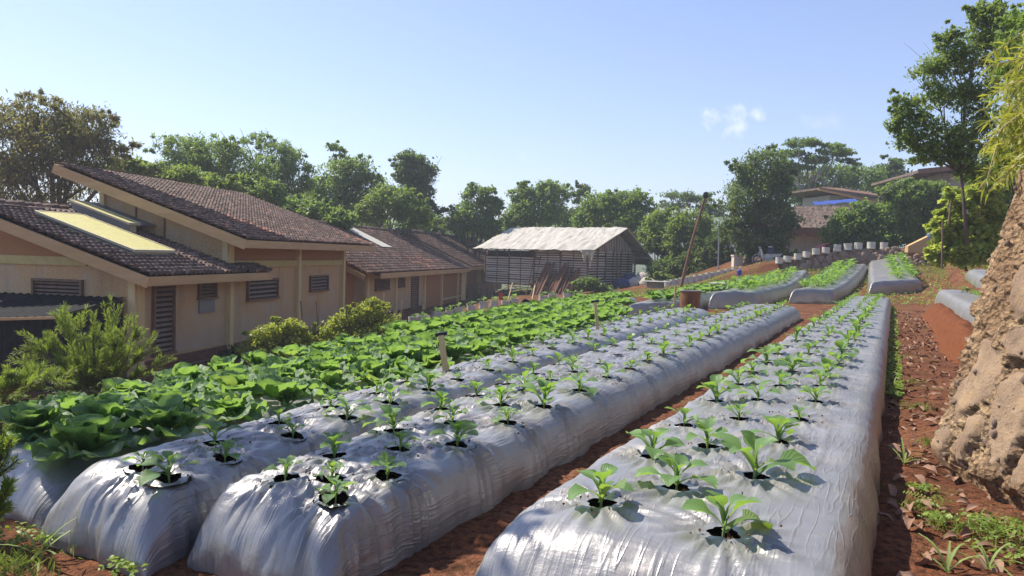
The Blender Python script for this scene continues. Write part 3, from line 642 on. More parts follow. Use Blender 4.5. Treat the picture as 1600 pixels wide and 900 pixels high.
# one clay tile: X across, Y up the slope, Z out
def tile_mesh():
    xs = [-.105, -.06, 0, .05, .085, .118]; zs = [.040, .006, 0, .012, .050, .046]
    V = []; Q = []
    for y, dz in ((0, .070), (.31, .012)):
        for x, z in zip(xs, zs): V.append((x, y, z + dz))
    for x, z in zip(xs, zs): V.append((x, .004, z + .008))
    n = len(xs)
    for i in range(n - 1): Q.append((i, i + 1, n + i + 1, n + i)); Q.append((2 * n + i, 2 * n + i + 1, i + 1, i))
    return np_mesh('tile', V, Q, M['tile'], tint=np.zeros(len(V)))
TILE = tile_mesh(); TILEN = TILE.copy(); TILEN.materials[0] = M['newtile']
def tiles(deck, u0, u1, v0, v1, z0, sl, singles, seed, du=.205, dv=.25, new=None, near=None):
    """deck plane: u across, v up the slope (local y), z = z0 + sl * (v - v0)"""
    rr = random.Random(seed); ang = math.atan(sl); ca, sa = math.cos(ang), math.sin(ang)
    L = (v1 - v0) / ca; nr = int(L / dv); nc = int((u1 - u0) / du); pos = []
    for j in range(nr):
        for i in range(nc):
            pos.append((u0 + (i + .5) * du, v0 + j * dv * ca - .05, z0 + j * dv * sa + .012, i, j))
    if near: pos.sort(key=near)
    M4s = []
    for k, (u, v, z, i, j) in enumerate(pos):
        rot = (ang + rr.uniform(-.03, .03), rr.uniform(-.05, .05), rr.uniform(-.035, .035)); fresh = bool(new and new(u, v, rr))
        if k < singles:
            ob('tile', TILEN if fresh else TILE, deck, (u, v, z + rr.uniform(-.006, .006)), rot)
        else: M4s.append((TRS((u, v, z + rr.uniform(-.006, .006)), rot, 1), rr.random(), fresh))
    for fl in (False, True):
        ms = [(TILE, m, t) for m, t, q in M4s if q == fl]
        if ms:
            o = ob('tiles', join_np(ms, 'tiles', M['newtile' if fl else 'tile']), deck); o['kind'] = 'stuff'
            for p in o.data.polygons: p.use_smooth = False
def ridge(deck, u0, u1, v, z, seed, st=.32):
    rr = random.Random(seed); m = MB(); n = 6
    m.tube([(0, 0, 0), (.36, 0, .015)], [.125, .145], 9); me = m.mesh('ridge_tile', M['tile'])
    u = u0; k = 0
    while u < u1: ob('ridge_tile', me, deck, (u, v, z + rr.uniform(-.01, .01)), (0, rr.uniform(-.04, .04), rr.uniform(-.04, .04))); u += st
def louvre(house, u0, u1, z0, z1, v, nslat, name='window', axis='u', sill=True):
    """louvred window in the wall plane; axis u = in the facade, axis v = in the gable wall (plane u = v)"""
    P = (lambda a, d, z: (a, d, z)) if axis == 'u' else (lambda a, d, z: (d, a, z))
    def bx(m, a0, a1, d0, d1, za, zb):
        q = [P(a0, d0, za), P(a1, d0, za), P(a1, d1, za), P(a0, d1, za), P(a0, d0, zb), P(a1, d0, zb), P(a1, d1, zb), P(a0, d1, zb)]; m.hexa(q)
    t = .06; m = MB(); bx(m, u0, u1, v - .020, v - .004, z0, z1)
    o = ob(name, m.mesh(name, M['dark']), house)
    m = MB(); bx(m, u0 - t, u1 + t, v - .10, v, z1, z1 + t); bx(m, u0 - t - .03, u1 + t + .03, v - .13, v, z0 - t, z0)
    bx(m, u0 - t, u0, v - .10, v, z0, z1); bx(m, u1, u1 + t, v - .10, v, z0, z1)
    ob('frame', m.mesh('frame', M['frame']), o)
    dz = (z1 - z0) / nslat; m = MB(); h = dz * .23
    c = [(-.008, -.030 - .016, -h), (-.008, -.030 + .012, h)]
    L = u1 - u0
    vs = []
    for a in (0, L):
        for (dd, zz) in ((-.052, -h), (-.044, -h - .012), (-.022, h - .012), (-.026, h)): vs.append(P(a, dd, zz))
    m.add(vs, [(0, 1, 2, 3), (7, 6, 5, 4), (0, 4, 5, 1), (1, 5, 6, 2), (2, 6, 7, 3), (3, 7, 4, 0)])
    me = m.mesh('slat', M['slat'])
    for k in range(nslat): ob('slat', me, o, P(u0, v, z0 + (k + .5) * dz))
    return o
def bar(house, name, mt, *a): return ob(name, MB().box(*a).mesh(name, M[mt]), house)

# --- first house: low bay in front, tall block behind it
h1 = house_root('tiled_house', 'nearest brown house with a low tiled bay and a taller slanted tile roof', 0)
SB = .325; ZB = 2.63; VB = -.73           # bay roof: pitch, tile level at the eave, eave line
bz = lambda v: ZB + SB * (v - VB)
m = MB()
m.add([(0, 0, .38), (0, 6.0, .38), (0, 6.0, 4.4), (0, 4.7, bz(4.7) - .26), (0, 0, bz(0) - .26)], [(0, 1, 2, 3, 4)])
m.add([(0.0, 0, .38), (4.2, 0, .38), (4.2, 0, bz(0) - .26), (0.0, 0, bz(0) - .26)], [(0, 1, 2, 3)])
ob('wall', m.mesh('wall', M['wall']), h1)
m = MB(); ZT = 3.65; STP = .343; VT = -.95; tz = lambda v: ZT + STP * (v - VT)
m.add([(4.2, 0, .38), (13.1, 0, .38), (13.1, 0, 2.79), (4.2, 0, 2.79)], [(0, 1, 2, 3)])
ob('wall', m.mesh('wall', M['wall']), h1)
m = MB(); m.add([(4.2, .02, 2.70), (13.1, .02, 2.70), (13.1, .02, tz(0) - .2), (4.2, .02, tz(0) - .2)], [(0, 1, 2, 3)])
ob('upper_wall', m.mesh('upper_wall', M['wall_red']), h1)
m = MB(); m.add([(4.21, 0, 2.4), (4.21, 4.31, 3.4), (4.21, 4.31, tz(4.31) - .2), (4.21, 0, tz(0) - .2)], [(0, 1, 2, 3)])
m.add([(13.1, 0, 0), (13.1, 4.31, 0), (13.1, 4.31, tz(4.31) - .2), (13.1, 0, tz(0) - .2)], [(0, 1, 2, 3)])
m.add([(4.21, 4.31, 0), (13.1, 4.31, 0), (13.1, 4.31, tz(4.31) - .2), (4.21, 4.31, tz(4.31) - .2)], [(0, 1, 2, 3)])
ob('gable_wall', m.mesh('gable_wall', M['wall']), h1)
m = MB(); m.add([(-.001, 1.0, 2.98), (-.001, 5.9, 2.98), (-.001, 5.9, 4.3), (-.001, 4.7, bz(4.7) - .27)], [(0, 1, 2, 3)]); o = ob('gable_panel', m.mesh('gable_panel', M['wall_red']), h1); o.location.x = -.012
bar(h1, 'beam', 'yellow', -.06, 0, 1.35, 6, 2.82, 3.04)
# brick plinth: courses of bricks in the part that shows, core behind
bar(h1, 'plinth', 'mortar', .01, 13.0, -.04, .3, -.3, .385)
pl = h1.children[-1]
bmesh_ = MB().box(0, .235, -.012, .05, 0, .062).mesh('brick', M['brick'])
for c in range(5):
    u = -.02 + (.12 if c % 2 else 0)
    while u < 4.9 and c > 0:
        ob('brick', bmesh_, pl, (u, -.045 - rnd.uniform(0, .006), .07 * c + .005)); u += .25
bar(h1, 'sill_board', 'fascia', -.02, 13.1, -.07, -.002, .385, .44)
for (u, nm) in ((-.02, 'post'), (4.18, 'post'), (fac(463, 430)[0] - .1, 'post'), (13.0, 'post')):
    zt = bz(0) - .27 if u < .5 else tz(0) - .21
    bar(h1, nm, 'post', u, u + .2, -.16, .03, 0, zt)
bar(h1, 'post', 'post', -.13, -.01, -.10, .10, 0.0, bz(0) - .2)
bar(h1, 'post', 'post', 4.09, 4.2, -.10, .08, 2.5, tz(0) - .21)
bar(h1, 'post', 'post', 4.1, 4.22, 4.2, 4.36, 3.2, tz(4.3) - .2)
for v in (2.1, 3.1): bar(h1, 'batten', 'frame', 4.17, 4.21, v, v + .05, bz(v) - .1, tz(v) - .2)
uq = fac(463, 430)[0]
for a, b in ((4.4, uq - .1), (uq + .1, 13.0)): bar(h1, 'beam', 'yellow', a, b, -.09, -.001, 2.78, 2.99)
bar(h1, 'batten', 'fascia', uq - .06, uq + .06, -.06, 0, 2.99, tz(0) - .22)
# louvred openings
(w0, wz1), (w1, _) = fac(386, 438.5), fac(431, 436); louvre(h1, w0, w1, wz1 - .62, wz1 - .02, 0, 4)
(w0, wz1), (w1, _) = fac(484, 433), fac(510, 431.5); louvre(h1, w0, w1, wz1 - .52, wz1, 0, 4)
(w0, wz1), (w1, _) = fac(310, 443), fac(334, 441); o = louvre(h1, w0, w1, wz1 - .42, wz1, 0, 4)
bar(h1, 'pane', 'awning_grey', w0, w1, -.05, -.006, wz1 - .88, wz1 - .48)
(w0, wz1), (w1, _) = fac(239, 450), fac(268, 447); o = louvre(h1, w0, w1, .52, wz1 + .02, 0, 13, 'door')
gp = lambda px, py: (lambda d: (lambda P: (float((P[:2] - HC[:2]) @ HV), float(P[2] - HC[2])))(d * ((HC[:2] @ HU) / (d[:2] @ HU))))(ray(px, py))
(g1, gz1), (g0, gz0) = gp(56, 438), gp(128, 470)
louvre(h1, g0, g1, gz0, gz1, 0, 5, 'window', 'v')
# bay roof
m = MB(); U0, U1 = -.5, 4.18
m.hexa([(U0, VB, ZB - .10), (U1, VB, ZB - .10), (U1, 4.7, bz(4.7) - .10), (U0, 4.7, bz(4.7) - .10), (U0, VB, ZB), (U1, VB, ZB), (U1, 4.7, bz(4.7)), (U0, 4.7, bz(4.7))])
m.hexa([(U1 - .001, VB, ZB - .09), (5.6, VB, ZB - .09), (5.6, 0, bz(0) - .09), (U1 - .001, 0, bz(0) - .09), (U1 - .001, VB, ZB - .01), (5.6, VB, ZB - .01), (5.6, 0, bz(0) - .01), (U1 - .001, 0, bz(0) - .01)])
deck = ob('roof', m.mesh('roof', M['dark']), h1)  # deck coloured near-black to put shade into the gaps between tiles
nearkey = lambda q: (q[0] * .98 + q[1] * .17)
tiles(deck, U0 - .03, U1 - .02, VB, 4.6, ZB, SB, 300, 5, near=nearkey)
tiles(deck, U1 - .02, 5.62, VB, 0.02, ZB, SB, 0, 6)
ridge(deck, U0, U1 - .1, 4.7, bz(4.7) + .02, 8)
f = MB(); f.beam((U0 - .03, VB - .05, ZB - .155), (U0 - .03, 4.75, bz(4.75) - .155), .05, .27); ob('fascia', f.mesh('fascia', M['fascia']), h1)
bar(h1, 'fascia', 'fascia', U0 - .04, 5.6, VB - .07, VB - .02, ZB - .24, ZB - .005)
# tall roof
U0, U1 = 3.6, 14.4
m = MB(); m.hexa([(U0, VT, ZT - .12), (U1, VT, ZT - .12), (U1, 5.5, tz(5.5) - .12), (U0, 5.5, tz(5.5) - .12), (U0, VT, ZT), (U1, VT, ZT), (U1, 5.5, tz(5.5)), (U0, 5.5, tz(5.5))])
deck2 = ob('roof', m.mesh('roof', M['dark']), h1)
tiles(deck2, U0 - .04, U1, VT, 5.5, ZT, STP, 300, 15, near=nearkey,
      new=lambda u, v, rr: (abs((u - 5.9) - (1.25 - v) * .30) < .28 and -.7 < v < 1.3 and rr.random() < .8) or (12.6 < u < 14.1 and v < .8 and rr.random() < .28) or rr.random() < .006)
f = MB(); f.beam((U0 - .03, VT - .06, ZT - .16), (U0 - .03, 5.55, tz(5.55) - .16), .05, .30); ob('fascia', f.mesh('fascia', M['fascia']), h1)
bar(h1, 'fascia', 'fascia', U0 - .05, U1, VT - .08, VT - .03, ZT - .25, ZT - .01)
# two tilted rooflights on the bay roof
def rooflight(label, u0, u1, v0, v1, dz, grey):
    o = ob('rooflight', None, h1); o.parent = None
    o.location = h1.location; o.rotation_euler = h1.rotation_euler; tag(o, label, 'rooflight', 'yellow rooflight boxes on the low tiled roof')
    def slab(nm, mt, a0, a1, b0, b1, za, zb):
        q = [(a0, b0, bz(b0) + za), (a1, b0, bz(b0) + za), (a1, b1, bz(b1) + za), (a0, b1, bz(b1) + za), (a0, b0, bz(b0) + zb), (a1, b0, bz(b0) + zb), (a1, b1, bz(b1) + zb), (a0, b1, bz(b1) + zb)]
        return ob(nm, MB().hexa(q).mesh(nm, M[mt]), o)
    slab('panel', 'awning', u0, u1, v0, v1, dz - .03, dz)
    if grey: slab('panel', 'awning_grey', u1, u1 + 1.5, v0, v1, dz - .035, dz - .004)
    slab('frame', 'creamedge', u0 - .05, u0, v0, v1, dz - .05, dz + .012); slab('frame', 'creamedge', u0 - .05, u1, v0 - .05, v0, dz - .06, dz + .012)
    slab('frame', 'creamedge', u1, u1 + .05, v0, v1, dz - .05, dz + .02); slab('frame', 'creamedge', u0, u1, v1, v1 + .04, dz - .05, dz + .012)
    slab('side', 'awning_grey', u0 + .05, u0 + .08, v0, v1, .02, dz - .05); slab('rail', 'creamedge', u0 - .0, u0 + .05, v0, v0 + 2.0, .10, .13)
    slab('side', 'creamedge', u0 + .1, u1 - .1, v0 + .03, v0 + .06, .03, dz - .06)
rooflight('larger yellow rooflight lying in front on the low tiled roof', .62, 2.30, .50, 3.45, .25, False)
rooflight('narrow yellow rooflight with its shaded part coloured grey beside the upper wall', 2.95, 3.45, 2.45, 4.4, .40, False)
o = [q for q in COL.objects if q.name.startswith('rooflight')][-1]
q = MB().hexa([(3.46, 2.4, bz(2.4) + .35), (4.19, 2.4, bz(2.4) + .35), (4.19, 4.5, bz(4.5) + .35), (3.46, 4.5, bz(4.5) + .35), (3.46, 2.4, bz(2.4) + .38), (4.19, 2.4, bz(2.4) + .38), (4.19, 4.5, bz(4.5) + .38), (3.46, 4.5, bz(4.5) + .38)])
ob('grey_shade_sheet', q.mesh('grey_shade_sheet', M['awning_grey']), o)  # rest of the yellow panel, the tall roof's shade put in as grey

# --- second house
h2 = house_root('tiled_house', 'middle brown house with a pale translucent strip on its tile roof', 0)
S2 = .455; Z2 = 2.40; V2 = -.70; z2 = lambda v: Z2 + S2 * (v - V2)
uA = fac(571, 430)[0]
m = MB(); m.add([(uA, 0, .3), (33.6, 0, .3), (33.6, 0, z2(0) - .2), (uA, 0, z2(0) - .2)], [(0, 1, 2, 3)])
m.add([(uA, 0, 0), (uA, 3.6, 0), (uA, 3.6, z2(3.6) - .2), (uA, 0, z2(0) - .2)], [(0, 1, 2, 3)]); ob('wall', m.mesh('wall', M['wall']), h2)
m = MB(); m.add([(13.2, .55, 0), (uA, .55, 0), (uA, .55, z2(.5) - .2), (13.2, .55, z2(.5) - .2)], [(0, 1, 2, 3)]); ob('porch_wall', m.mesh('porch_wall', M['wall_red']), h2)
us = [uA, fac(616, 450)[0], fac(661, 450)[0], fac(688, 450)[0], 33.4]
for u in us: bar(h2, 'post', 'post', u, u + .22, -.12, .02, 0, z2(0) - .21)
m = MB(); m.add([(us[2] + .3, -.01, .1), (us[4], -.01, .1), (us[4], -.01, z2(0) - .2), (us[2] + .3, -.01, z2(0) - .2)], [(0, 1, 2, 3)]); ob('panel', m.mesh('panel', M['wall_red']), h2)
bar(h2, 'rail', 'post', us[3] + .25, 50, -.09, -.02, .35, .47)
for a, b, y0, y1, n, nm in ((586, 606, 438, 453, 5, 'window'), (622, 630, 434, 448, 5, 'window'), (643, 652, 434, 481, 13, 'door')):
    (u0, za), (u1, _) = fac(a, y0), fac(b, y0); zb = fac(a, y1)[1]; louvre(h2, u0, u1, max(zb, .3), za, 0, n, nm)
U0, U1 = 15.6, 31.2
m = MB(); m.hexa([(U0, V2, Z2 - .1), (U1 + 3, V2, Z2 - .1), (U1 + 3, 4.6, z2(4.6) - .1), (U0 - 2, 4.6, z2(4.6) - .1), (U0, V2, Z2), (U1 + 3, V2, Z2), (U1 + 3, 4.6, z2(4.6)), (U0 - 2, 4.6, z2(4.6))])
d2 = ob('roof', m.mesh('roof', M['dark']), h2)
tiles(d2, 14.0, 34.0, V2, 4.5, Z2, S2, 0, 25, du=.24, dv=.28, new=lambda u, v, rr: (24 < u < 27.5 and v < .9 and rr.random() < .25) or rr.random() < .01)
ridge(d2, 13.6, 33.6, 4.58, z2(4.58) + .05, 9, .36)
q = MB().hexa([(23.0, 1.75, z2(1.75) + .15), (24.7, 1.75, z2(1.75) + .15), (24.6, 4.6, z2(4.6) + .15), (22.9, 4.6, z2(4.6) + .15), (23.0, 1.75, z2(1.75) + .18), (24.7, 1.75, z2(1.75) + .18), (24.6, 4.6, z2(4.6) + .18), (22.9, 4.6, z2(4.6) + .18)])
ob('roof_sheet', q.mesh('roof_sheet', M['sheet']), h2)
bar(h2, 'fascia', 'fascia', U0 + .4, 34, V2 - .06, V2 - .01, Z2 - .26, Z2 - .01)
f = MB(); f.beam((13.9, V2 - .04, Z2 - .16), (13.9, 4.6, z2(4.6) - .16), .05, .2); ob('fascia', f.mesh('fascia', M['fascia']), h2)

# --- third house
h3 = house_root('tiled_house', 'farthest brown tiled house beside the bamboo shed', 0)
S3 = .45; Z3 = 2.50; V3 = -.8; z3 = lambda v: Z3 + S3 * (v - V3)
m = MB(); m.add([(34.6, -.1, .3), (50, -.1, .3), (50, -.1, z3(0) - .2), (34.6, -.1, z3(0) - .2)], [(0, 1, 2, 3)])
m.add([(34.6, -.1, 0), (34.6, 9, 0), (34.6, 4.7, z3(4.7) - .2), (34.6, -.1, z3(-.1) - .2)], [(0, 1, 2, 3)]); ob('wall', m.mesh('wall', M['wall_red']), h3)
for u in (34.4, fac(742, 440)[0]): bar(h3, 'post', 'post', u, u + .45, -.35, -.1, 0, z3(0) - .22)
m = MB(); m.hexa([(34.1, V3, Z3 - .1), (54, V3, Z3 - .1), (54, 4.7, z3(4.7) - .1), (34.1, 4.7, z3(4.7) - .1), (34.1, V3, Z3), (54, V3, Z3), (54, 4.7, z3(4.7)), (34.1, 4.7, z3(4.7))])
d3 = ob('roof', m.mesh('roof', M['dark']), h3)
tiles(d3, 34.0, 54, V3, 4.6, Z3, S3, 0, 35, du=.30, dv=.33)
ridge(d3, 34, 53.8, 4.7, z3(4.7) + .05, 10, .42)
m = MB(); m.hexa([(34.1, 4.72, z3(4.7) - .15), (54, 4.72, z3(4.7) - .15), (54, 6.5, z3(4.7) - 1), (34.1, 6.5, z3(4.7) - 1), (34.1, 4.72, z3(4.7)), (54, 4.72, z3(4.7)), (54, 6.5, z3(4.7) - .9), (34.1, 6.5, z3(4.7) - .9)])
ob('rear_roof', m.mesh('rear_roof', M['frame']), h3)
f = MB(); f.beam((34.02, V3 - .05, Z3 - .18), (34.02, 4.7, z3(4.7) - .18), .06, .32); ob('fascia', f.mesh('fascia', M['fascia']), h3)
bar(h3, 'fascia', 'fascia', 34, 54, V3 - .07, V3 - .02, Z3 - .25, Z3 - .01)

# black lean-to in front of the gable wall
ls = ob('lean_to', None, loc=h1.location, rot=h1.rotation_euler); tag(ls, 'low black corrugated lean-to against the pale gable wall behind the feathery shrub', 'shed')
def corr(n, a0, a1, f0, f1, mt, amp=.02):
    u = np.linspace(0, 1, n * 6); V = []; 
    for q in u:
        z = amp * math.sin(q * n * 2 * math.pi)
        for (p0, p1) in ((a0, a1), (f0, f1)):
            p = np.array(p0) + (np.array(p1) - np.array(p0)) * q; V.append(p + np.array(mt) * z)
    return V
rv = corr(26, (-2.3, .25, 1.75), (-2.3, 6.2, 1.35), (-.05, .25, 2.05), (-.05, 6.2, 2.05), (0, 0, 1))
ob('roof', np_mesh('roof', rv, grid_faces(26 * 6, 2), M['black'], True), ls)
rv = corr(26, (-2.2, .3, -.2), (-2.2, 6.2, -.2), (-2.2, .3, 1.70), (-2.2, 6.2, 1.32), (1, 0, 0))
ob('wall', np_mesh('wall', rv, grid_faces(26 * 6, 2), M['black'], True), ls)
rv = corr(9, (-2.2, .3, -.2), (-.05, .3, -.2), (-2.2, .3, 1.70), (-.05, .3, 1.98), (0, 1, 0))
ob('wall', np_mesh('wall', rv, grid_faces(9 * 6, 2), M['black'], True), ls)
ob('rail', MB().beam((-2.33, .2, 1.72), (-2.33, 6.2, 1.32), .05, .06).mesh('rail', M['fascia']), ls)

# ------------------------------------------------------------------ bamboo shed
th = R(35); BK = np.array([5.13, 50.0, -3.0]); BL = 8.7; BG = 7.1
barn = ob('bamboo_shed', None, loc=BK, rot=(0, 0, math.pi - th)); tag(barn, 'raised slatted bamboo shed with a white tarpaulin roof', 'shed')
# local x runs along the long wall to the left, local y is toward the camera (negative = along the gable, away)
B0, B1 = 1.0, 3.45
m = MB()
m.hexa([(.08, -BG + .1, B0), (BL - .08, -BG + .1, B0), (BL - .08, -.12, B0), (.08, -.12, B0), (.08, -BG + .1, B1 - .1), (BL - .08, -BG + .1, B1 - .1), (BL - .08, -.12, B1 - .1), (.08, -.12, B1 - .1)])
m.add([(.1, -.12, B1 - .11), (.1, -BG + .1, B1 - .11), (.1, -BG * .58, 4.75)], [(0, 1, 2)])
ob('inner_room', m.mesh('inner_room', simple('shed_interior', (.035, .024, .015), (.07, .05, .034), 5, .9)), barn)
ob('floor', MB().box(-.1, BL + .1, -BG, .15, B0 - .12, B0 - .02).mesh('floor', M['bamboo_brown']), barn)
sm = [MB().box(0, 1, -.012, .012, -.05, .05).mesh('slat', M['bamboo']) for _ in range(1)][0]
segs = np.linspace(0, BL, 5)
rr = random.Random(5)
for i in range(4):
    k = 0; z = B0 + .05
    while z < 3.4 - (.45 if i >= 2 else 0.0):
        ob('slat', sm, barn, (segs[i] + rr.uniform(0, .04), .02 + rr.uniform(-.01, .01), z), (0, rr.uniform(-.012, .012), 0), (segs[i + 1] - segs[i] - rr.uniform(0, .08), 1, rr.uniform(.85, 1.25))); z += .162
gs = np.linspace(0, BG, 4)
for i in range(3):
    z = B0 + .05
    while z < 3.4:
        ob('slat', sm, barn, (-.02 + rr.uniform(-.01, .01), -gs[i] - .02, z), (0, rr.uniform(-.012, .012), -math.pi / 2), (gs[i + 1] - gs[i] - rr.uniform(0, .1), 1, rr.uniform(.8, 1.2))); z += .18
for i in range(26):                                            # upright laths in the gable
    y = -.25 - i * .255; hh = 3.45 + (5.0 - 3.45) * (1 - abs(-y - BG * .58) / (BG * (.58 if -y < BG * .58 else .42))) - .1
    if hh > 3.6: ob('lath', sm, barn, (-.05, y, 3.42), (math.pi / 2, -math.pi / 2, 0), (hh - 3.42, 1, rr.uniform(.9, 1.5)))
for x in list(segs) + [1.1, 3.2, 5.5, 7.6]: ob('post', MB().tube([(0, 0, -.6), (.02, 0, 3.5)], .055 if x in segs else .03, 6).mesh('post', M['bamboo_brown']), barn, (x, .07, 0))
for y in list(-gs[1:]) + [-1.2, -3.5, -4.1, -5.9]: ob('post', MB().tube([(0, 0, -.6), (0, .02, 3.6)], .06, 6).mesh('post', M['bamboo_brown']), barn, (-.08, y, 0))
for x in segs[1:]: ob('brace', MB().tube([(0, .05, 2.9), (.45, .55, 3.5)], .03, 5).mesh('brace', M['bamboo_brown']), barn, (x - .2, 0, 0))
# tarpaulin roof: two slopes with wrinkles
RY = -BG * .58; RZ = 5.2
def slope(nm, y0, z0, y1, z1, x0, x1, seed, amp):
    nx, ny = 90, 36; U_, V_ = np.meshgrid(np.linspace(0, 1, nx), np.linspace(0, 1, ny), indexing='ij')
    X = x0 + (x1 - x0) * U_; Y = y0 + (y1 - y0) * V_; Z = z0 + (z1 - z0) * V_
    Z = Z - .10 * np.sin(math.pi * V_) * .6 + fbm(X * 1.6, Y * .7, seed, 4) * amp + (1 - np.abs(2 * vn(X * 2.6 + Y * .6, Y * .4, seed + 3) - 1)) ** 4 * .07 - .05 * np.abs(np.sin(X * 1.45)) * (1 - V_)
    Y = Y + (1 - V_) ** 6 * fbm(X * 2, X * 0, seed + 5) * .35; Z = Z - (1 - V_) ** 8 * np.abs(fbm(X * 3, X * 0, seed + 6)) * .18
    ob(nm, np_mesh(nm, np.stack([X, Y, Z], -1).reshape(-1, 3), grid_faces(nx, ny), M['tarp'], True), barn)
slope('tarpaulin', .75, 3.48, RY, RZ, -.85, BL + .75, 3, .10)
slope('tarpaulin', -BG - 1.5, 3.0, RY, RZ - .01, -.85, BL + .75, 8, .08)
ob('rafter', MB().beam((-.80, .75, 3.43), (-.80, RY, RZ - .06), .07, .09).mesh('rafter', M['bamboo_brown']), barn)
ob('rafter', MB().beam((-.80, -BG - 1.5, 2.95), (-.80, RY, RZ - .06), .07, .09).mesh('rafter', M['bamboo']), barn)
ob('purlin', MB().beam((-.80, .7, 3.42), (BL + .7, .7, 3.42), .07, .07).mesh('purlin', M['bamboo_brown']), barn)
# torn flap of tarpaulin at the front corner
nx, ny = 24, 18; U_, V_ = np.meshgrid(np.linspace(0, 1, nx), np.linspace(0, 1, ny), indexing='ij')
X = -.95 + 1.15 * U_ * (1 - .45 * V_) + .25 * V_; Y = .80 + .08 * np.sin(U_ * 16) * V_ + fbm(U_ * 4, V_ * 4, 3) * .2; Z = 3.52 - V_ * (.9 - .4 * U_ + .35 * np.sin(U_ * 9))
ob('torn_flap', np_mesh('torn_flap', np.stack([X, Y, Z], -1).reshape(-1, 3), grid_faces(nx, ny), simple('frayed_tarpaulin', (.36, .33, .22), (.50, .46, .33), 6, .8, .5, .02), True), barn)
# small side roof at the far end of the gable
o = ob('side_roof', MB().hexa([(-1.3, -BG - 2.0, 2.55), (1.5, -BG - 2.0, 2.55), (1.5, -BG + .1, 3.05), (-1.3, -BG + .1, 3.05), (-1.3, -BG - 2.0, 2.6), (1.5, -BG - 2.0, 2.6), (1.5, -BG + .1, 3.1), (-1.3, -BG + .1, 3.1)]).mesh('side_roof', M['tarp']), barn)
for (x, y) in ((-1.1, -BG - 1.7), (1.2, -BG - 1.7)): ob('post', MB().tube([(x, y, -.4), (x, y, 2.6)], .06, 6).mesh('post', M['bamboo_brown']), barn)
ob('shelf', MB().box(-.9, 1.2, -BG - 1.7, -BG, 1.1, 1.2).mesh('shelf', M['bamboo_brown']), barn)
# things leaning on and lying by the shed
def barn_pt(x, y, z): return barn.matrix_basis @ Vector((x, y, z)) if False else (Matrix.Translation(Vector(BK)) @ Matrix.Rotation(math.pi - th, 4, 'Z') @ Vector((x, y, z)))
lx = np.linspace(.75, 3.75, 17)
for i, x in enumerate(lx):
    a = barn_pt(x + .28 + rr.uniform(-.1, .1), 1.25 + rr.uniform(-.2, .2), -.15); b = barn_pt(x - .25 + rr.uniform(-.14, .14), .22, 2.35 + rr.uniform(-.35, .3))
    w = rr.uniform(.09, .14)
    mid = (a + b) / 2 + Vector((0, 0, .03)); d = b - a
    o = ob('leaning_log', MB().tube([Vector((0, 0, 0)), d * .5 + Vector((0, rr.uniform(-.03, .03), 0)), d], [w, w * .95, w * .75], 7).mesh('leaning_log', M['redbark']), None, a)
    tag(o, f'{nth(17 - i)} from the left of the reddish logs leaning on the shed', 'log', 'reddish logs leaning on the bamboo shed')
lad = ob('ladder', None, loc=barn_pt(4.15, 1.0, -.1)); tag(lad, 'brown bamboo ladder leaning on the slatted shed left of the logs', 'ladder')
ax = (barn_pt(1, 0, 0) - barn_pt(0, 0, 0)); up = barn_pt(4.0, .12, 3.1) - barn_pt(4.15, 1.0, -.1)
for sgn in (-1, 1): ob('rail', MB().tube([ax * .27 * sgn, ax * .24 * sgn + up], .035, 6).mesh('rail', M['bamboo_brown']), lad)
for k in range(7): q = up * (.08 + k * .14); ob('rung', MB().tube([q - ax * .3, q + ax * .3], .025, 5).mesh('rung', M['bamboo_brown']), lad)
for i, (a, b) in enumerate([((774, 457), (802, 445)), ((797, 446), (823, 456)), ((800, 447), (833, 450)), ((790, 446), (826, 443))]):
    p = Vector(at(*a, 48.5 + i * .1)); q = Vector(at(*b, 49.2 + i * .1))
    o = ob('loose_board', MB().beam((0, 0, 0), q - p, .10, .05).mesh('loose_board', M['bamboostake' if i == 1 else 'bamboo_brown']), None, p)
    tag(o, ['board sloping down left under the shed floor', 'pale board sloping down right under the shed floor', 'long level board under the shed floor', 'board rising to the right under the shed floor'][i], 'board', 'loose boards under the shed')
for (a, b, lb) in [((792, 476), (801, 442), 'pale pole propped against the shed above the crossing boards'), ((831, 470), (836, 446), 'short grey prop standing between the boards and the ladder')]:
    p = Vector(at(*a, 47.6)); q = Vector(at(*b, 48.6)); o = ob('prop_pole', MB().tube([(0, 0, 0), q - p], .05, 6).mesh('prop_pole', M['bamboostake']), None, p); tag(o, lb, 'pole')
# timber fence stub left of the shed
fs = ob('plank_screen', None, loc=at(750, 478, 54)); tag(fs, 'dark weathered plank screen between the last house and the shed', 'fence')
for k in range(9): ob('plank', MB().box(-.09, .09, -.02, .02, 0, rr.uniform(1.5, 1.75)).mesh('plank', M['bamboo_brown']), fs, (-.9 + k * .22, rr.uniform(-.02, .02), 0))
for z in (.5, 1.2): ob('rail', MB().box(-1.05, 1.05, -.07, -.02, z, z + .08).mesh('rail', M['bamboo_brown']), fs)
o = ob('red_cloth', MB().add([(0, 0, 0), (.28, .02, .03), (.33, .0, -.55), (.05, .05, -.62), (.0, .1, 0), (.28, .12, .03), (.33, .1, -.5), (.06, .14, -.6)], [(0, 1, 2, 3), (7, 6, 5, 4), (0, 4, 5, 1), (1, 5, 6, 2), (2, 6, 7, 3), (3, 7, 4, 0)]).mesh('red_cloth', M['red']), None, at(779, 458, 49.0)); tag(o, 'small red cloth hanging under the shed floor', 'cloth')
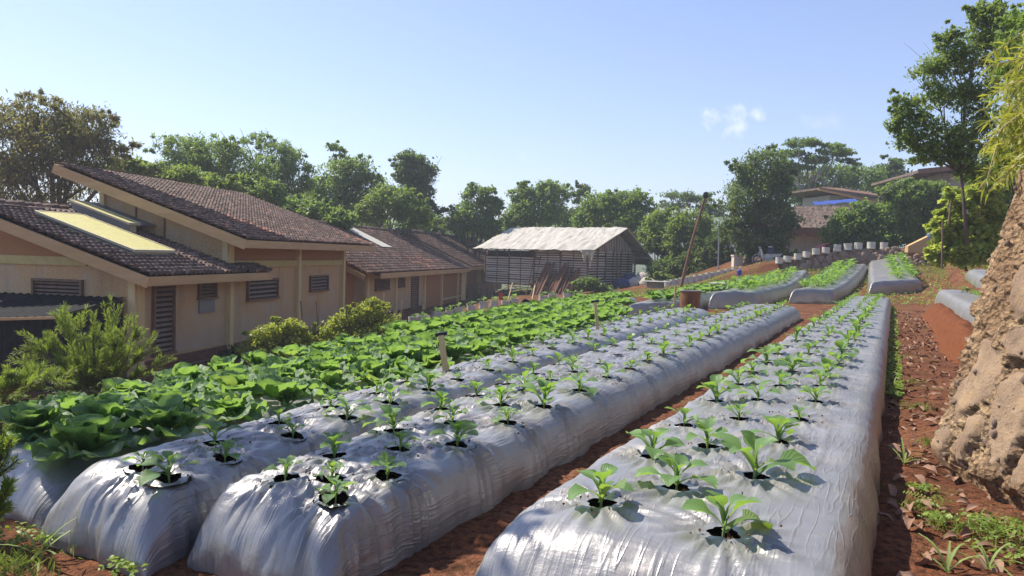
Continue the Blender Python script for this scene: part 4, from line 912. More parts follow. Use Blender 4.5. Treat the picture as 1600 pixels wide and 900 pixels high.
# sacks piled at the gable
def blob(nm, mt, loc, sx, sy, sz, seed, rotz=0):
    u = np.linspace(0, math.pi, 12); v = np.linspace(0, 2 * math.pi, 19); A, B = np.meshgrid(u, v, indexing='ij')
    k = 1 + fbm(A * 2 + seed, np.cos(B) * 2 + seed, seed, 3) * .5 + fbm(np.sin(B) * 3, A * 3, seed + 2, 2) * .3
    V = np.stack([np.sin(A) * np.cos(B) * sx * k, np.sin(A) * np.sin(B) * sy * k, np.cos(A) * sz * k], -1).reshape(-1, 3)
    return ob(nm, np_mesh(nm, V, grid_faces(12, 19), M[mt], True), None, loc, (0, 0, rotz))
for i, (px, py, Y, mt, sx, sz, lb) in enumerate([(974, 446, 50, 'sackblue', .75, .5, 'dark blue sack slumped on the ground by the shed gable'), (990, 446, 50, 'sack', .6, .55, 'pale woven sack leaning on the dark blue sack'), (1003, 440, 50.4, 'sack', .55, .6, 'tall pale sack in the middle of the pile by the shed'), (1013, 446, 49.6, 'sack', .62, .5, 'rightmost bulging beige sack of the pile'), (983, 436, 51, 'sackblue', .5, .4, 'dark blue bundle on top of the sack pile')]):
    tag(blob('sack', mt, at(px, py, Y), sx, .5, sz, i + 3, i), lb, 'sack', 'sacks piled by the shed gable')

# ------------------------------------------------------------------ terrace wall of stones at the far end
wx = [15.4, 15.8, 16.4, 19.0, 22.0, 24.5, 27.5]; wy = [43.6, 43.3, 43.1, 42.9, 42.6, 42.3, 42.0]
sw = ob('stone_wall', None, loc=(18, 43, 0)); tag(sw, 'long reddish dry stone terrace wall with white pots along its top', 'wall')
q = np.linspace(0, 1, 160); X = np.interp(q, np.linspace(0, 1, 7), wx); Yl = np.interp(q, np.linspace(0, 1, 7), wy)
zt = np.interp(X, [13.2, 14, 16, 19, 22, 27.5], [-.7, -.35, .25, .72, 1.02, 1.18]); zb = zg(X, Yl - .9) - .2
VV = []
for k, (f, dy) in enumerate([(0, -.55), (.3, -.42), (.6, -.28), (.85, -.16), (1, -.06), (1, .9)]):
    jit = fbm(X * 3, X * 0 + k, k, 4) * .25
    VV.append(np.stack([X, Yl + dy + jit * (k < 5), zb + (zt - zb) * f + fbm(X * 2, X * 0 + 5, 8) * .12 * (k > 3)], -1))
VV = np.stack(VV, 0) - np.array([18, 43, 0])
ob('earth_core', np_mesh('earth_core', VV.reshape(-1, 3), grid_faces(6, 160), M['stonebed'], True), sw)
def stone_mesh(seed, nm='stone', mt='stone', flat=.5, n=8, k=10, rough=.55):
    u = np.linspace(0, math.pi, n); v = np.linspace(0, 2 * math.pi, k + 1); A, B = np.meshgrid(u, v, indexing='ij')
    kk = 1 + (fbm(A * 1.7 + seed * 3, np.cos(B) * 1.6 + seed, seed, 2) + fbm(np.sin(B) * 1.6 + seed, A * 1.5, seed + 4, 2)) * rough
    kk = kk * (np.abs(np.cos(B)) ** 4 + np.abs(np.sin(B)) ** 4) ** -.12
    V = np.stack([np.sin(A) * np.cos(B) * kk, np.cos(A) * flat * kk, np.sin(A) * np.sin(B) * kk], -1).reshape(-1, 3)
    return np_mesh(nm, V, grid_faces(n, k + 1), M[mt], True)
STN = [stone_mesh(i) for i in range(6)]
rr = random.Random(9)
for i in range(280):
    a = rr.random() ** .8; x = 15.5 + 11.7 * a; k = np.interp(x, X, Yl); z1 = float(np.interp(x, X, zt)); z0 = float(np.interp(x, X, zb)) + .15; f = rr.random()
    s = rr.uniform(.10, .23)
    ob('stone', rr.choice(STN), sw, (x - 18, k - .52 + .5 * f - 43, z0 + (z1 - z0) * f), (rr.uniform(-.3, .3), rr.uniform(-3, 3), rr.uniform(-.3, .3)), (s * rr.uniform(.9, 1.5), s, s * rr.uniform(.7, 1.1)))

# ------------------------------------------------------------------ pots
def pot_meshes():
    p = MB().lathe([(.0, 0), (.195, 0), (.205, .02), (.20, .16), (.205, .30), (.20, .345), (.19, .345), (.185, .30)], 16).mesh('pot', M['white_pot'], False)
    r = MB().lathe([(.202, .315), (.209, .318), (.208, .352), (.195, .352), (.194, .32)], 16).mesh('rim', M['white_pot'])
    s = MB().lathe([(.19, .29), (.1, .31), (0, .315)], 12).mesh('soil', M['dark_soil'])
    return p, r, s
PP = pot_meshes()
rr = random.Random(12)
HERB = [join_np([(KALES[a], m4, .5) for a, m4 in kale_leaves(random.Random(60 + i), 9, .8)], 'foliage', M['kale_far']) for i in range(3)]
def pot(px, py, Y, h, label, group, plantit=0):
    s = h / .35; p = at(px, py, Y)
    o = ob('white_pot', None, loc=p, rot=(rr.uniform(-.05, .05), rr.uniform(-.05, .05), rr.uniform(0, 6))); o.scale = (s * rr.uniform(.92, 1.05), s * rr.uniform(.92, 1.05), s)
    for nm, me in zip(('pot', 'rim', 'soil'), PP): ob(nm, me, o)
    if plantit: ob('foliage', rr.choice(HERB), o, (0, 0, .29), None, plantit)
    tag(o, label, 'pot', group)
WPX = [(1442, 378), (1381, 389.5), (1361, 389), (1341, 390), (1325, 391), (1308, 393), (1290, 396), (1275, 398), (1260, 403), (1246, 406), (1230, 410), (1217, 412)]
for i, (x, y) in enumerate(WPX[1:]):
    Y = 42.9; pot(x, y, Y, .37 + .03 * (i < 5), f'white pot, {nth(i + 1)} from the right, on top of the stone wall', 'white pots along the stone wall')
PX2 = [(1197, 421), (1161, 427), (1149, 429), (1138, 431), (1128, 433), (1118, 435.5), (1108, 437), (1099, 439), (1089, 440.5), (1079, 442.5), (1070, 444), (1061, 446), (1052, 447.5), (1043, 449)]
for i, (x, y) in enumerate(PX2):
    pot(x, y, 45.5, .42, f'white pot, {nth(i + 1)} from the motorbike, in the row before the dark trees', 'white pots along the road edge', .9 if i > 1 else 0)
PX3 = [(680, 499), (689, 500), (702, 497), (717, 492), (736, 489), (755, 483), (772, 482), (790, 482), (803, 478), (848, 474), (863, 471), (886, 470), (897, 468), (908, 467)]
for i, (x, y) in enumerate(PX3):
    pot(x, y, 38 + i * .1, .40 if i < 12 else .3, f'white pot, {nth(i + 1)} from the left, in the row along the houses and shed', 'white pots before the houses', 1.9 if i != 10 else 1.2)
for i, (x, y) in enumerate([(648, 513), (660, 511), (666, 521)]):
    pot(x, y, 32, .5, ['grey white pot beside the yellow shrubs, left of a pair', 'grey white pot beside the yellow shrubs, right of a pair', 'white pot nearest the cabbages beside the bare bed end'][i], 'white pots before the houses', 1.2 if i < 2 else .6)
o = ob('black_pot', MB().lathe([(0, 0), (.2, 0), (.26, .38), (.24, .38), (.2, .1), (0, .08)], 14).mesh('black_pot', M['blackplastic']), None, at(818, 479, 39.2), (1.0, .2, .3)); tag(o, 'black pot tipped on its side among the white pots', 'pot')

# ------------------------------------------------------------------ drums, rings, stakes, poles
def ring(name, mt, px, py, Y, r, h, label, cat, lid=None):
    p = at(px, py, Y); o = ob(name, MB().lathe([(r, 0), (r * 1.0, h * .98), (r * 1.06, h), (r * 1.04, h * 1.03), (r * .88, h * 1.02), (r * .86, h * .6), (0, h * .58)], 28).mesh(name, M[mt]), None, p); tag(o, label, cat)
    if lid: ob('lid', MB().lathe([(0, h * 1.06), (lid, h * 1.04), (lid, h * 1.10), (lid * .9, h * 1.13), (0, h * 1.13)], 24).mesh('lid', M['concrete']), o)
    return o
p = at(1078, 478, 18.6)
rd = ring('well_ring', 'rust', 1078, 480, 18.6, .25, .42, 'rust brown concrete ring standing on the path before the beds', 'concrete ring')
ob('rim', MB().lathe([(.24, .405), (.275, .41), (.275, .44), (.20, .445)], 28).mesh('rim', M['concrete']), rd)
ring('well_ring', 'concrete', 1134, 462, 27, .33, .42, 'grey concrete ring with an oversized flat lid', 'concrete ring', .62)
ring('well_ring', 'concrete', 1024, 450, 36, .42, .30, 'low concrete ring with a brown lid at the far field edge', 'concrete ring', .75)
def stake(a, b, Y, w, label, cross=None, mt='bamboostake', dy=0):
    p = Vector(at(*a, Y)); q = Vector(at(*b, Y + dy)); d = q - p
    o = ob('stake', MB().beam(-d * .06, d, w, w * .55, (0, 1, 0)).mesh('stake', M[mt]), None, p); tag(o, label, 'stake', 'stakes marking the beds')
    if cross:
        c = ob('cross_pipe', MB().tube([d + Vector((-cross, 0, .0)), d + Vector((cross, .02, .02))], .02, 7).mesh('cross_pipe', M['blackplastic']), o)
    return o
stake((698, 592), (689, 524), 6.9, .055, 'flat bamboo stake with a black pipe across its top, nearest the camera', .055)
stake((934, 517), (930, 472), 11.2, .045, 'plain bamboo stake standing between cabbages and seedlings further up', .06)
stake((1054, 474), (1056, 446), 18.2, .05, 'pale stake standing left of the rusty ring', None)
o = stake((1147, 452), (1155, 429), 28.5, .07, 'leaning pale stake with a blue cap near the grey ring', None)
ob('blue_cap', MB().lathe([(0, 0), (.09, 0), (.10, .18), (.05, .22), (0, .22)], 10).mesh('blue_cap', M['blue']), o, (Vector(at(1155, 430, 28.5)) - Vector(at(1147, 452, 28.5))))
p = Vector(at(1064, 445, 33)); q = Vector(at(1103, 304, 33)); d = q - p
o = ob('leaning_pole', MB().tube([(0, 0, -.1), d * .5 + Vector((-.04, 0, 0)), d], [.075, .065, .045], 8).mesh('leaning_pole', M['redbark']), None, p); tag(o, 'tall thin reddish pole leaning to the right over the field', 'pole')
ob('binding', MB().lathe([(.09, -.1), (.12, .02), (.10, .14), (.05, .18)], 9).mesh('binding', M['blackplastic']), o, d * .985)
p = Vector(at(1122, 424, 47)); q = Vector(at(1124, 346, 47))
tag(ob('pipe_post', MB().tube([(0, 0, -.2), q - p], .045, 8).mesh('pipe_post', M['metal']), None, p), 'slim grey pipe post standing behind the row of white pots', 'post')
p = Vector(at(1144, 420, 47)); q = Vector(at(1144, 396, 47))
tag(ob('gate_pillar', MB().box(-.28, .28, -.28, .28, -.2, .95).box(-.32, .32, -.32, .32, .95, 1.05).mesh('gate_pillar', M['plank']), None, Vector(at(1151, 424, 47))), 'short pale pillar at the foot of the big dark tree', 'pillar')
o = ob('cable', MB().tube([at(1297, 353, 52), at(1330, 339, 46), at(1360, 320, 42), at(1396, 288, 38), at(1428, 272, 36)], .018, 5).mesh('cable', M['metal']), None); tag(o, 'thin pale cable sloping up to the right-hand house eave', 'cable')

# wood edging below the far bed
for (a, b, Y, lb) in [((1358, 468), (1443, 470), 32.2, 'brown plank edging along the foot of the bed near the stone wall'), ((1244, 476), (1300, 476), 26.8, 'brown plank edging under the bulging white bed front')]:
    p = Vector(at(*a, Y)); q = Vector(at(*b, Y + .4)); o = ob('edging_plank', MB().beam((0, 0, 0), q - p, .04, .10).mesh('edging_plank', M['fascia']), None, p); tag(o, lb, 'plank')

# ------------------------------------------------------------------ thatched hut, roofs behind, house at the right
hp = np.array(at(1258, 396, 50)); hut = ob('thatched_hut', None, loc=hp, rot=(0, 0, R(-12))); tag(hut, 'plank hut under a shaggy grey palm thatch behind the potted wall', 'hut')
for k in range(15): ob('plank', MB().box(-.17, .17, -.02, .02, -.4, 1.62).mesh('plank', M['plank']), hut, (-2.2 + k * .35, rr.uniform(-.015, .015), 0))
ob('side_wall', MB().box(2.55, 2.65, 0, 3, -.4, 1.6).mesh('side_wall', M['plank']), hut); ob('room', MB().box(-2.2, 2.9, .1, 3, -.4, 1.75).mesh('room', M['plank']), hut)
ob('post', MB().box(1.35, 1.5, -.09, -.03, -.4, 1.7).mesh('post', M['bamboo_brown']), hut)
def thatch(nm, x0, x1, y0, z0, x2, x3, y1, z1, seed):
    nx, ny = 120, 40; U_, V_ = np.meshgrid(np.linspace(0, 1, nx), np.linspace(0, 1, ny), indexing='ij')
    X = (x0 + (x1 - x0) * U_) * (1 - V_) + (x2 + (x3 - x2) * U_) * V_; Y = y0 + (y1 - y0) * V_; Z = z0 + (z1 - z0) * V_ - .15 * np.sin(V_ * math.pi)
    Z = Z + fbm(X * 5, V_ * 9, seed, 4) * .22 + (1 - np.mod(V_ * 9 + fbm(X * 3, V_ * 0, seed + 3) * .6, 1)) * .07
    return ob(nm, np_mesh(nm, np.stack([X, Y, Z], -1).reshape(-1, 3), grid_faces(nx, ny), M['thatch'], True), hut)
thatch('roof', -3.0, 3.6, -.75, 1.55, -2.4, 3.4, 2.2, 3.35, 3); 
V = []; Q = []
for k in range(420):
    x = rr.uniform(-3.0, 3.4); w = rr.uniform(.03, .07); L = rr.uniform(.25, .6); y = -.78 + rr.uniform(-.1, .1); o_ = len(V); dx = rr.uniform(-.12, .12)
    V += [(x - w, y, 1.72), (x + w, y, 1.72), (x + w * .6 + dx, y - .06, 1.70 - L), (x - w * .3 + dx, y - .06, 1.70 - L)]; Q.append((o_, o_ + 1, o_ + 2, o_ + 3))
o = ob('fringe', np_mesh('fringe', V, Q, M['thatch_red']), hut); o['kind'] = 'stuff'
bt = ob('blue_tarp', None, loc=at(1308, 316, 54), rot=(0, 0, R(-14))); tag(bt, 'blue tarpaulin strip stretched over the thatch ridge', 'tarpaulin')
U_, V_ = np.meshgrid(np.linspace(-1.6, 1.3, 40), np.linspace(0, 1, 10), indexing='ij')
ob('sheet', np_mesh('sheet', np.stack([U_, V_ * 1.6 - .8, -.12 + .34 * V_ + U_ * .10 + fbm(U_ * 3, V_ * 3, 2) * .12], -1).reshape(-1, 3), grid_faces(40, 10), M['blue'], True), bt)
rb = ob('house', None, loc=at(1312, 330, 62), rot=(0, 0, R(10))); tag(rb, 'white walled house with a dark slanting roof and orange board behind the hut', 'house')
ob('wall', MB().box(-1.0, 5.5, 0, 4, -3, 1.3).mesh('wall', M['whitewall']), rb)
ob('roof', MB().hexa([(-2.6, -.9, 1.62), (5.6, -.9, .95), (5.6, 4.5, .95), (-2.6, 4.5, 1.62), (-2.6, -.9, 1.78), (5.6, -.9, 1.12), (5.6, 4.5, 1.12), (-2.6, 4.5, 1.78)]).mesh('roof', M['thatch']), rb)
ob('fascia', MB().beam((-2.62, -.95, 1.62), (3.2, -.95, .72), .06, .16).mesh('fascia', M['orange']), rb)
ob('roof', MB().hexa([(-2.6, -.93, 1.7), (3.2, -.93, .8), (6.6, -.2, 1.0), (2, 1.5, 1.9), (-2.6, -.9, 1.84), (3.2, -.9, .96), (6.6, -.2, 1.16), (2, 1.5, 2.1)]).mesh('roof', M['thatch_red']), rb)
rc = ob('red_cart', None, loc=at(1305, 396, 45.5)); tag(rc, 'red plastic sheet bulging over a heap behind the white pots', 'sheet')
nx, ny = 26, 14; U_, V_ = np.meshgrid(np.linspace(0, math.pi, nx), np.linspace(0, 1, ny), indexing='ij')
o = ob('cover', np_mesh('cover', np.stack([-1.15 * np.cos(U_), V_ * 1.1 - .3 + fbm(U_ * 2, V_ * 2, 5) * .2, .62 * np.sin(U_) ** .6 * (.75 + .25 * np.sin(V_ * 3)) + fbm(U_ * 3, V_ * 3, 2) * .12], -1).reshape(-1, 3), grid_faces(nx, ny), M['red'], True), rc)
ob('front_side', np_mesh('front_side', [(-1.15 * math.cos(a), -.32, z * .62 * max(0, math.sin(a)) ** .6) for a in np.linspace(0, math.pi, 20) for z in (0, .98)], grid_faces(20, 2), M['red'], True), rc)
rc.name = 'red_sheet'
rh = ob('house', None, loc=at(1490, 330, 50), rot=(0, 0, R(-8)), scale=1.45); tag(rh, 'grey white house with a wide eave half hidden by the slender tree', 'house')
ob('wall', MB().box(-.6, 5, 0, 4, -3, 1.75).mesh('wall', M['whitewall']), rh); ob('post', MB().box(-.62, -.3, -.14, -.01, -3, 1.75).mesh('post', M['concrete']), rh)
ob('roof', MB().hexa([(-2.1, -1.2, 1.62), (5.5, -1.2, 2.5), (5.5, 5, 2.5), (-2.1, 5, 1.62), (-2.1, -1.2, 1.74), (5.5, -1.2, 2.64), (5.5, 5, 2.64), (-2.1, 5, 1.74)]).mesh('roof', M['thatch']), rh)
ob('fascia', MB().beam((-2.12, -1.25, 1.68), (5.5, -1.25, 2.57), .05, .2).mesh('fascia', M['frame']), rh)
ob('awning', MB().hexa([(-2.3, -.9, -.45), (-.4, -.9, -.25), (-.4, .4, .3), (-2.3, .4, .1), (-2.3, -.9, -.4), (-.4, -.9, -.2), (-.4, .4, .35), (-2.3, .4, .15)]).mesh('awning', M['tile']), rh)
ob('awning_edge', MB().beam((-2.3, -.95, -.47), (-.4, -.95, -.27), .04, .10).mesh('awning_edge', M['blue']), rh)
st = ob('ramp_wall', MB().hexa([(0, 0, -.3), (1.7, 0, -.3), (1.7, .35, -.3), (0, .35, -.3), (0, 0, .05), (1.7, 0, .95), (1.7, .35, .95), (0, .35, .05)]).box(1.7, 2.3, 0, .35, -.3, .35).mesh('ramp_wall', M['fascia']), None, at(1419, 386, 41.5)); tag(st, 'tan sloping stair wall at the right end of the stone wall', 'stair')
dr = ob('water_bottle', MB().lathe([(0, 0), (.17, 0), (.18, .1), (.18, .36), (.07, .48), (.06, .56), (0, .56)], 12).mesh('water_bottle', simple('blue_bottle', (.10, .16, .25), (.18, .25, .36), 5, .3)), None, at(1453, 376, 41.6)); tag(dr, 'blue grey bottle standing beside the sloping stair wall', 'bottle')

# ------------------------------------------------------------------ motorbike
mb = ob('motorbike', None, loc=at(1199, 413, 45.2), rot=(0, 0, R(174))); tag(mb, 'white and dark motorbike parked beside the potted wall under the tree', 'motorbike')
def wheel(x):
    w = ob('wheel', MB().lathe([(.20, -.03), (.22, -.03), (.22, .03), (.20, .03), (.20, -.03)], 20, (0, 0, 0), axis='y').mesh('wheel', M['metal']), mb, (x, 0, .28))
    ob('tyre', MB().lathe([(.22, -.045), (.275, -.04), (.285, 0), (.275, .04), (.22, .045)], 22, axis='y').mesh('tyre', M['blackplastic'], True), w)
    m = MB()
    for k in range(5): a = k * 2 * math.pi / 5; m.beam((0, 0, 0), (.21 * math.cos(a), 0, .21 * math.sin(a)), .03, .03)
    ob('spokes', m.mesh('spokes', M['metal']), w)
wheel(.62); wheel(-.62)
ob('body', MB().hexa([(-.7, -.11, .5), (.25, -.12, .36), (.25, .12, .36), (-.7, .11, .5), (-.85, -.07, .68), (.2, -.1, .62), (.2, .1, .62), (-.85, .07, .68)]).mesh('body', M['white_pot']), mb)
ob('engine', MB().box(-.3, .25, -.14, .14, .18, .42).mesh('engine', M['metal']), mb)
ob('seat', MB().hexa([(-.75, -.13, .70), (.15, -.13, .63), (.15, .13, .63), (-.75, .13, .70), (-.78, -.11, .80), (.12, -.1, .72), (.12, .1, .72), (-.78, .11, .80)]).mesh('seat', M['blackplastic']), mb)
ob('leg_shield', MB().hexa([(.28, -.22, .35), (.42, -.2, .35), (.42, .2, .35), (.28, .22, .35), (.40, -.15, .95), (.50, -.12, .92), (.50, .12, .92), (.40, .15, .95)]).mesh('leg_shield', M['white_pot']), mb)
ob('fork', MB().tube([(.62, .07, .28), (.44, .07, .95)], .025, 6).tube([(.62, -.07, .28), (.44, -.07, .95)], .025, 6).mesh('fork', M['metal']), mb)
ob('handlebar', MB().tube([(.30, -.36, 1.02), (.42, -.1, .98), (.42, .1, .98), (.30, .36, 1.02)], .018, 6).mesh('handlebar', M['blackplastic']), mb)
ob('mudguard', MB().lathe([(.30, -.05), (.315, 0), (.30, .05)], 20, axis='y').mesh('mudguard', M['white_pot']), mb, (.62, 0, .29), None, (1, 1, 1))
ob('headlight', MB().lathe([(0, -.03), (.07, -.02), (.08, .04), (0, .06)], 10, axis='y').mesh('headlight', M['metal']), mb, (.50, 0, 1.0))
hm = ob('helmet', MB().lathe([(.13, -.12), (.155, -.02), (.15, .06), (.10, .14), (0, .165)], 14).mesh('helmet', M['blackplastic'], True), None, at(1203, 386, 45.2)); tag(hm, 'dark helmet resting on the handlebar of the motorbike', 'helmet')
ob('visor', MB().lathe([(.135, -.04), (.16, -.03), (.16, .05), (.14, .06)], 14).mesh('visor', M['white_pot'], True), hm, (.015, -.015, 0), None, (1, 1, .8))
bg_ = ob('bag', MB().hexa([(-.2, -.14, 0), (.2, -.14, 0), (.2, .14, 0), (-.2, .14, 0), (-.15, -.1, .34), (.14, -.1, .36), (.14, .1, .36), (-.15, .1, .34)]).mesh('bag', M['sackblue']), None, at(1204, 396, 45.2)); tag(bg_, 'dark bag lying on the motorbike seat', 'bag')

# ------------------------------------------------------------------ stony bank at the right
bp = np.array([(3.42, 1.2), (3.32, 2.2), (3.12, 3.3), (3.0, 4.2), (2.95, 4.85), (3.06, 5.35), (3.55, 5.85), (4.7, 6.3), (7.5, 6.7)])
pl_ = np.concatenate([[0], np.cumsum(np.linalg.norm(np.diff(bp, axis=0), axis=1))])
nu, nv = 400, 300
sU = np.linspace(0, pl_[-1], nu); bx_ = np.interp(sU, pl_, bp[:, 0]); by_ = np.interp(sU, pl_, bp[:, 1])
zv = np.linspace(-1.62, 2.6, nv); UU, ZZ = np.meshgrid(sU, zv, indexing='ij')
lean = (ZZ + 1.45) * .35 + .25 * sst(1.0, 2.4, ZZ) * (ZZ - 1.0); 
BX = bx_[:, None] + lean; BY = by_[:, None] + lean * .35
dx = np.gradient(bx_); dy = np.gradient(by_); nl = np.hypot(dx, dy); NX = -dy / nl; NY = dx / nl
k1 = fbm(UU * 1.3, ZZ * .9, 41, 4) * .15; k2 = (1 - np.abs(2 * vn(UU * 3.2 + ZZ, ZZ * 2.6, 44) - 1)) ** 3 * -.07; k3 = fbm(UU * 9, ZZ * 9, 47, 4) * .13; k4 = fbm(UU * 34, ZZ * 34, 49, 2) * .045
dd = (k1 + k2 + k3 + k4) * sst(-1.62, -1.2, ZZ) - .14 * sst(-1.28, -1.5, ZZ)
P = np.stack([BX + NX[:, None] * dd, BY + NY[:, None] * dd, ZZ + fbm(UU * 4, ZZ * 4, 51, 3) * .04], -1)
# big stones: cells of the face with flat weathered fronts and recessed joints, each a piece of its own
rs = np.random.RandomState(17); CU = []; CZ = []
for a in np.arange(.2, pl_[-1], .40):
    for b in np.arange(-1.5, 2.7, .46): CU.append(a + rs.uniform(-.17, .17)); CZ.append(b + rs.uniform(-.2, .2))
CU = np.array(CU); CZ = np.array(CZ); isst = rs.rand(len(CU)) < .27
wu = UU + fbm(UU * 3, ZZ * 3, 61, 5) * .34; wz = ZZ + fbm(UU * 3 + 7, ZZ * 3, 62, 5) * .34
d2 = np.sqrt((wu[..., None] - CU) ** 2 + ((wz[..., None] - CZ) * .8) ** 2); idx = np.argsort(d2, 2)[..., :2]
F1 = np.take_along_axis(d2, idx[..., :1], 2)[..., 0]; F2 = np.take_along_axis(d2, idx[..., 1:], 2)[..., 0]; cell = idx[..., 0]; gap = F2 - F1
st = isst[cell]; tu, tz, th_ = rs.uniform(-.07, .07, len(CU)), rs.uniform(-.07, .07, len(CU)), rs.uniform(-.02, .015, len(CU))
plate = k1 * .6 + (wu - CU[cell]) * tu[cell] + (wz - CZ[cell]) * tz[cell] + th_[cell] + fbm(UU * 7, ZZ * 7, 71, 4) * .035 + fbm(UU * 30, ZZ * 30, 73, 3) * .012
rough = k1 + fbm(UU * 9, ZZ * 1.5, 58, 4) * .13 + k3 * .7 + k4 * 1.8 - .02
m_ = sst(.02, .11, gap) * st; TM = m_.ravel()
dd = (rough * (1 - m_) + plate * m_ - .022 * sst(.05, .0, gap) * st) * sst(-1.62, -1.25, ZZ) - .14 * sst(-1.28, -1.5, ZZ)
P = np.stack([BX + NX[:, None] * dd, BY + NY[:, None] * dd, ZZ + fbm(UU * 4, ZZ * 4, 51, 3) * .03], -1)
Qb = grid_faces(nu, nv); cf = cell.ravel()[Qb]; gf = gap.ravel()[Qb].min(1); same = (cf == cf[:, :1]).all(1) & isst[cf[:, 0]] & (gf > .045)
bank = ob('stony_bank', np_mesh('stony_bank', P.reshape(-1, 3), Qb[~same], M['bank'], True, tint=TM))
tag(bank, 'steep tan bank of stones set in earth at the right edge of the path', 'bank')
for c in np.unique(cf[same, 0]):
    q = Qb[same & (cf[:, 0] == c)]; vv, inv = np.unique(q, return_inverse=True); ob('boulder', np_mesh('boulder', P.reshape(-1, 3)[vv], inv.reshape(-1, 4), M['boulder'], True, tint=TM[vv]), bank)
PEB = [stone_mesh(70 + i, 'stone', 'stone', .75, 5, 7) for i in range(4)]
rr = random.Random(21)
for i in range(200):
    a = rr.uniform(1.2, 5.6); zz = rr.uniform(-1.35, 1.2); iu = int(np.searchsorted(sU, a)); iv = int(np.searchsorted(zv, zz)); s = rr.uniform(.008, .028)
    ob('stone', rr.choice(PEB), bank, P[min(iu, nu - 1), min(iv, nv - 1)], (rr.uniform(0, 3), rr.uniform(0, 3), rr.uniform(0, 3)), (s * 1.3, s, s))

# ------------------------------------------------------------------ foliage builders
def leaves_np(cen, size, seed, aspect=.45, droop=.35, tint=None, dirs=None, jit=.35):
    """one folded four-cornered leaf at every centre"""
    rs = np.random.RandomState(seed); n = len(cen)
    d = rs.normal(size=(n, 3)) if dirs is None else dirs + rs.normal(size=(n, 3)) * jit
    d[:, 2] -= droop; d /= np.linalg.norm(d, axis=1, keepdims=True) + 1e-9
    up = rs.normal(size=(n, 3)) * .55 + np.array([0, 0, 1.]); s = np.cross(d, up); s /= np.linalg.norm(s, axis=1, keepdims=True) + 1e-9
    L = size * rs.uniform(.65, 1.3, n)[:, None]; w = L * aspect * .5; nn = np.cross(s, d)
    a = cen - d * L * .5; b = cen + s * w + nn * L * .06; c = cen + d * L * .5 - nn * L * .05; e = cen - s * w + nn * L * .06
    V = np.stack([a, b, c, e], 1).reshape(-1, 3); Q = np.arange(4 * n).reshape(-1, 4)
    t = np.repeat(np.clip((rs.uniform(0, 1, n) if tint is None else tint), 0, 1), 4)
    return V, Q, t
def crown_pts(lobes, n, seed, shell=.62, cl=42, flat=.75, spread=.27):
    rs = np.random.RandomState(seed); lobes = np.asarray(lobes, float); vol = (lobes[:, 3] * lobes[:, 4] * lobes[:, 5]) ** .75; vol /= vol.sum()
    nc = max(6, n // cl); li = rs.choice(len(lobes), nc, p=vol); d = rs.normal(size=(nc, 3)); d[:, 2] = d[:, 2] * .9 + .12; d /= np.linalg.norm(d, axis=1, keepdims=True)
    rad = rs.uniform(shell, 1.03, nc)[:, None]; lb = lobes[li]; cc = lb[:, :3] + d * rad * lb[:, 3:]
    cr = (lb[:, 3:].mean(1) * spread * rs.uniform(.6, 1.35, nc))[:, None]
    k = rs.choice(nc, n); o = rs.normal(size=(n, 3)) * cr[k] * .62; o[:, 2] *= flat
    tint = np.clip(rs.uniform(0, 1, nc)[k] * .75 + rs.uniform(0, .35, n), 0, 1)
    return cc[k] + o, tint, d[k]
def limbs(m, base, targets, r0, rs, wob=.12, n=7):
    base = Vector(base); top = sum((Vector(t) for t in targets), Vector()) / len(targets)
    hub = base.lerp(top, .5); pts = [base, base.lerp(hub, .5) + Vector((rs.uniform(-wob, wob), rs.uniform(-wob, wob), 0)), hub]
    m.tube(pts, [r0, r0 * .8, r0 * .62], n)
    for t in targets:
        t = Vector(t); L = (t - hub).length
        mid = hub.lerp(t, .5) + Vector((rs.uniform(-.1, .1) * L, rs.uniform(-.1, .1) * L, rs.uniform(0, .12) * L)); m.tube([hub, mid, t], [r0 * .5, r0 * .3, r0 * .10], 6)
        for q in range(2):
            e = mid.lerp(t, .5) + Vector((rs.uniform(-.3, .3) * L, rs.uniform(-.3, .3) * L, rs.uniform(0, .3) * L)); m.tube([mid, mid.lerp(e, .5), e], [r0 * .26, r0 * .16, r0 * .05], 5)
TREES = 'trees round the field and houses'
def tree(name, label, Y, lobes_px, mt, n, size, base_z, seed, aspect=.5, droop=.3, trunk='trunk', r0=.22, depth=.8, base_px=None, cat='tree', shell=.55, cl=42, flat=.75, spread=.27, group=TREES, parts=('crown', 'trunk')):
    """lobes_px: (px, py, half width px, half height px, dY)"""
    lob = []; sc = Y / F
    for (px, py, w, h, *dY) in lobes_px:
        yy = Y + (dY[0] if dY else 0); p = at(px, py, yy); k = yy / F; lob.append((*p, w * k, w * k * depth, h * k))
    js = random.Random(seed + 900); nl_ = len(lobes_px)
    for l in list(lob):                                           # stray sprays break the round outline
        for q in range(3):
            a = js.uniform(-.4, 3.6); k = js.uniform(.95, 1.3); m = js.uniform(.16, .36); lob.append((l[0] + l[3] * k * math.cos(a), l[1] + js.uniform(-1, 1) * l[4] * .5, l[2] + l[5] * k * math.sin(a), l[3] * m, l[4] * m, l[5] * m * js.uniform(.6, 1.4)))
    lob = np.array(lob); c = lob[:, :3].mean(0)
    bx = base_px if base_px else sum(l[0] for l in lobes_px) / len(lobes_px)
    b = at(bx, 450, Y); base = Vector((b[0], Y, base_z))
    o = ob(name, None, loc=base); tag(o, label, cat, group)
    pts, tint, d = crown_pts(lob, n, seed, shell, cl, flat, spread); V, Q, t = leaves_np(pts, size, seed, aspect, droop, tint)
    ob(parts[0], np_mesh(parts[0], V - np.array(base), Q, M[mt], False, tint=t), o)
    m = MB(); rs = random.Random(seed); limbs(m, (0, 0, 0), [tuple(l[:3] - np.array(base)) for l in lob[:nl_]], r0, rs)
    ob(parts[1], m.mesh(parts[1], M[trunk], True), o); return o
